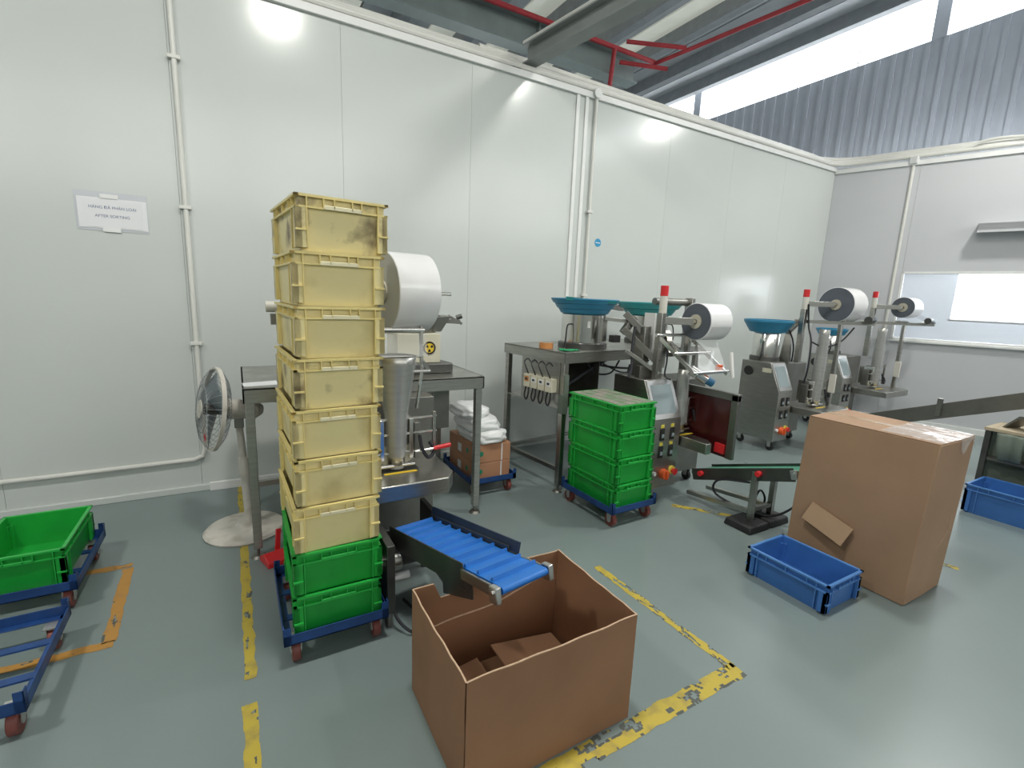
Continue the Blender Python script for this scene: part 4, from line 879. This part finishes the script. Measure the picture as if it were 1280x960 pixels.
MB().hexa([P(-0.02, gsd*0.130, 0.0), P(L*0.80, gsd*0.130, 0.0), P(L*0.80, gsd*0.124, 0.0), P(-0.02, gsd*0.124, 0.0), P(-0.02, gsd*0.150, 0.055), P(L*0.80, gsd*0.145, 0.045), P(L*0.80, gsd*0.139, 0.045), P(-0.02, gsd*0.144, 0.055)]).build('side_guard', 'navy_guard', c1)
MB().hexa([P(L*0.55, -gsd*0.121, -0.16), P(L*0.80, -gsd*0.121, -0.11), P(L*0.80, -gsd*0.115, -0.11), P(L*0.55, -gsd*0.115, -0.16), P(L*0.55, -gsd*0.121, -0.04), P(L*0.80, -gsd*0.121, -0.04), P(L*0.80, -gsd*0.115, -0.04), P(L*0.55, -gsd*0.115, -0.04)]).build('skirt_plate', 'steel_dark', c1)
o1 = c1.location
def wb1(m, a, b): return m.box(Vector(a)-o1, Vector(b)-o1)
wb1(MB(), (0.56, 2.10, 0.09), (0.60, 2.62, 0.45)).build('stand_plate', 'steel_dark', c1, bev=0.003)
wb1(MB(), (0.90, 2.12, 0.09), (0.93, 2.62, 0.43)).build('stand_plate', 'steel_dark', c1, bev=0.003)
wb1(MB(), (0.60, 2.50, 0.09), (0.90, 2.54, 0.30)).build('cross_plate', 'steel_dark', c1)
for x in (0.58, 0.915):
    for y in (2.14, 2.58): MB().cyl(Vector((x, y, 0.0))-o1, Vector((x, y, 0.095))-o1, 0.018, n=14).build('foot', 'steel_dull', c1)
MB().cyl(Vector((0.545, 2.22, 0.30))-o1, Vector((0.66, 2.22, 0.30))-o1, 0.048, n=24).build('drive_motor', 'steel', c1, bev=0.004)
MB().cyl(Vector((0.60, 2.20, 0.22))-o1, Vector((0.70, 2.20, 0.22))-o1, 0.02, n=16).build('cable_gland', 'white_plastic', c1)
MB().tube([Vector(p)-o1 for p in smoothpath([(0.60, 2.16, 0.22), (0.60, 2.10, 0.08), (0.66, 2.02, 0.02), (0.74, 2.08, 0.012), (0.70, 2.3, 0.012)])], 0.008).build('power_cable', 'black_cable', c1)

c2, P, L = conveyor('green belt conveyor on black rubber feet behind the tall carton', (3.42, 2.58, 0.255), (3.42, 1.735, 0.545), 0.25, 'belt_green', 'steel_dark', 0, 0.98, 0.075, 0.020)
o2 = c2.location
for x in (3.295, 3.545):
    lg = MB().box(Vector((x-0.02, 2.0, 0.05))-o2, Vector((x+0.02, 2.04, 0.44))-o2).build('leg', 'steel', c2, bev=0.003)
    MB().box(Vector((x-0.12, 1.93, 0.0))-o2, Vector((x+0.10, 2.14, 0.055))-o2, taper=1.1).build('rubber_foot', 'black_rubber', lg, bev=0.012)
    MB().bar(Vector((x+0.0, 2.04, 0.12))-o2, Vector((x, 2.60, 0.06))-o2, 0.04, 0.03).build('base_strut', 'steel', c2)
MB().bar(Vector((3.30, 2.02, 0.14))-o2, Vector((3.545, 2.02, 0.14))-o2, 0.03, 0.03).build('cross_tie', 'steel_dull', c2)
for l in (0.10, 0.62): MB().cyl(P(l, 0.132, -0.02), P(l, 0.165, -0.02), 0.022, n=16).build('red_knob', 'red_plastic', c2, bev=0.003)
MB().tube([Vector(p)-o2 for p in smoothpath([(3.30, 2.06, 0.34), (3.26, 2.30, 0.28), (3.28, 2.32, 0.15), (3.40, 2.10, 0.07), (3.50, 1.95, 0.08), (3.62, 1.85, 0.20), (3.66, 1.80, 0.34)])], 0.009).build('power_cable', 'black_cable', c2)
MB().tube([Vector(p)-o2 for p in smoothpath([(3.40, 2.06, 0.05), (3.41, 2.07, 0.18), (3.48, 2.08, 0.24), (3.54, 2.07, 0.16), (3.55, 2.1, 0.04)])], 0.008).build('power_cable', 'black_cable', c2)

c3, P, L = conveyor('dark inclined conveyor rising past the side bench', (6.35, 2.75, 0.38), (6.35, 1.05, 1.06), 0.25, 'belt_dark', 'steel_dull', 0, 0.96, 0.10, 0.045)
o3 = c3.location
for y, z in ((2.5, 0.42), (1.25, 0.88)):
    for x in (6.24, 6.46): MB().box(Vector((x-0.02, y-0.02, 0.0))-o3, Vector((x+0.02, y+0.02, z))-o3).build('leg', 'steel_dull', c3)
MB().hexa([Vector(p)-o3 for p in ((6.18, 1.95, 0.62), (6.21, 1.95, 0.62), (6.21, 1.99, 0.62), (6.18, 1.99, 0.62), (6.18, 1.95, 0.80), (6.21, 1.95, 0.80), (6.21, 1.99, 0.80), (6.18, 1.99, 0.80))]).build('joint_plate', 'steel', c3)

# ================================================================== SIDE BENCH
t = thing('side_bench', 'low side bench with pale wooden top and dark green panel', 'bench', (5.76, 0.35, 0))
MB().box((0, 0, 0.645), (0.42, 1.14, 0.675)).build('top', 'wood_pale', t, bev=0.003)
MB().box((0.14, 0.02, 0.02), (0.16, 1.12, 0.645)).build('back_panel', 'bench_green', t)
MB().box((0.02, 0.02, 0.38), (0.40, 1.12, 0.40)).build('shelf', 'steel_dull', t)
for x in (0.02, 0.40):
    for y in (0.03, 1.11): MB().box((x-0.02, y-0.02, 0), (x+0.02, y+0.02, 0.645)).build('leg', 'steel_dark', t)
t = thing('angle_bracket', 'bent steel bracket lying on the pale bench top', 'bracket', (5.90, 1.26, 0.6755), -0.5)
MB().prism([(-0.13, 0.0), (-0.02, 0.13), (0.02, 0.125), (0.14, 0.0), (0.12, 0.0), (0.01, 0.105), (-0.015, 0.108), (-0.11, 0.0)], -0.07, 0.07, 'x').build('bent_plate', 'steel_dull', t)
t = thing('paper_stack', 'stack of pale paper sheets on the shelf under the side bench', 'paper', (5.83, 1.00, 0.4005))
for k in range(5): MB().box((-0.06+0.004*(k % 2), -0.15+0.006*(k % 3), k*0.009), (0.06, 0.15, k*0.009+0.0085)).build('sheaf', 'cardboard_edge' if k == 2 else 'paper_white', t)
t = thing('dark_bag', 'dark creased bag hanging from the side bench edge', 'bag', (5.74, 1.30, 0.40))
MB().quadgrid(lambda u, v: (-0.02-0.03*math.sin(v*PI)-0.012*math.sin(u*9), -0.09+u*0.18*(1-0.2*v), 0.25-0.24*v), 12, 10).build('sheet', 'bench_green', t, solid=0.004)

# ================================================================== PEDESTAL FAN
t = thing('pedestal_fan', 'old white pedestal fan turned sideways on a round base', 'fan', (-0.03, 3.54, 0))
MB().lathe([(0.0, 0.0), (0.245, 0.0), (0.25, 0.012), (0.235, 0.028), (0.06, 0.042), (0.04, 0.06), (0.0, 0.06)], n=48).build('base', 'fan_white', t)
ax = Vector((-0.97, -0.24, 0.14)).normalized()
MB().cyl((0.03, 0.0, 0.05), (0.02, 0, 0.42), 0.030, n=18).build('pole', 'fan_white', t)
MB().cyl((0.02, 0, 0.40), (0.015, 0, 0.52), 0.037, 0.032, n=18).build('height_collar', 'fan_white', t)
MB().cyl((0.015, 0, 0.50), (0.0, 0, 0.78), 0.021, n=16).build('inner_pole', 'fan_white', t)
MB().box((-0.025, -0.03, 0.73), (0.03, 0.03, 0.80)).build('tilt_joint', 'steel_dull', t, bev=0.006)
mc = Vector((0.0, 0.0, 0.852))
MB().cyl(mc+ax*0.07, mc-ax*0.11, 0.068, 0.060, n=28).cyl(mc-ax*0.11, mc-ax*0.15, 0.060, 0.030, n=28).build('motor', 'fan_white', t, bev=0.004)
hub = mc+ax*0.14
q = ax.to_track_quat('Z', 'Y').to_matrix().to_4x4(); q.translation = hub
R = 0.262
cg = MB(); cg.M = q
for side in (-1, 1):
    for k in range(36):
        a = 2*PI*k/36; pts = [(r*math.cos(a), r*math.sin(a), side*z) for r, z in ((0.055, 0.072), (0.13, 0.070), (0.20, 0.055), (0.245, 0.028), (R, 0.0))]
        cg.tube(pts, 0.0016, 4)
    for r, z in ((0.055, 0.072), (0.15, 0.067)): cg.tube([(r*math.cos(2*PI*k/32), r*math.sin(2*PI*k/32), side*z) for k in range(33)], 0.002, 4)
cg.build('cage', 'fan_wire', t)
m = MB(); m.M = q; m.lathe([(R-0.006, -0.012), (R+0.006, -0.012), (R+0.006, 0.012), (R-0.006, 0.012), (R-0.006, -0.012)], n=56); m.build('cage_band', 'fan_white', t)
m = MB(); m.M = q; m.cyl((0, 0, -0.06), (0, 0, 0.05), 0.035, n=20); m.build('hub', 'steel_dark', t)
for k in range(3):
    m = MB(); m.M = q @ Matrix.Rotation(2*PI*k/3+0.4, 4, 'Z')
    m.quadgrid(lambda u, v: ((0.03+0.20*u), (v-0.5)*(0.09+0.12*u), (v-0.5)*0.075*(1-0.3*u)), 10, 8); m.build('blade', 'fan_blade', t, solid=0.003)
m = MB(); m.M = q; m.cyl((0, 0, 0.072), (0, 0, 0.078), 0.058, n=24); m.build('badge', 'fan_white', t)
sp = hub+ax*0.058+Vector((0, 0, -0.185)); MB().box(sp-Vector((0.004, 0.02, 0.02)), sp+Vector((0.004, 0.02, 0.02))).build('red_sticker', 'red_plastic', t)

# ================================================================== ODDS UNDER THE BENCH
for k, (z, h, lab) in enumerate(((0.0, 0.33, 'lower yellowed carton stored under the workbench'), (0.331, 0.10, 'flat yellowed carton lying on another under the workbench'), (0.432, 0.20, 'top yellowed carton of the pile under the workbench'))):
    t = thing('stored_carton', lab, 'box', (0.56, 3.66, z), 0.02*k, 'cartons under the workbench')
    MB().box((-0.28, -0.12, 0), (0.28, 0.16, h-0.002)).build('body', 'wood_pale', t, bev=0.004)
    MB().box((-0.28, -0.122, h*0.45), (0.28, -0.12, h*0.58)).build('tape', 'packing_tape', t)
t = thing('red_dustpan', 'small red plastic dustpan on the floor by the bench leg', 'dustpan', (0.145, 3.03, 0), 0.3)
MB().prism([(-0.07, 0.0), (0.07, 0.0), (0.07, 0.03), (0.0, 0.07), (-0.065, 0.03)], -0.09, 0.09, 'x').build('pan', 'red_plastic', t, bev=0.004)
MB().bar((0, 0.03, 0.04), (0.02, 0.05, 0.18), 0.03, 0.012).build('handle', 'red_plastic', t, bev=0.003)
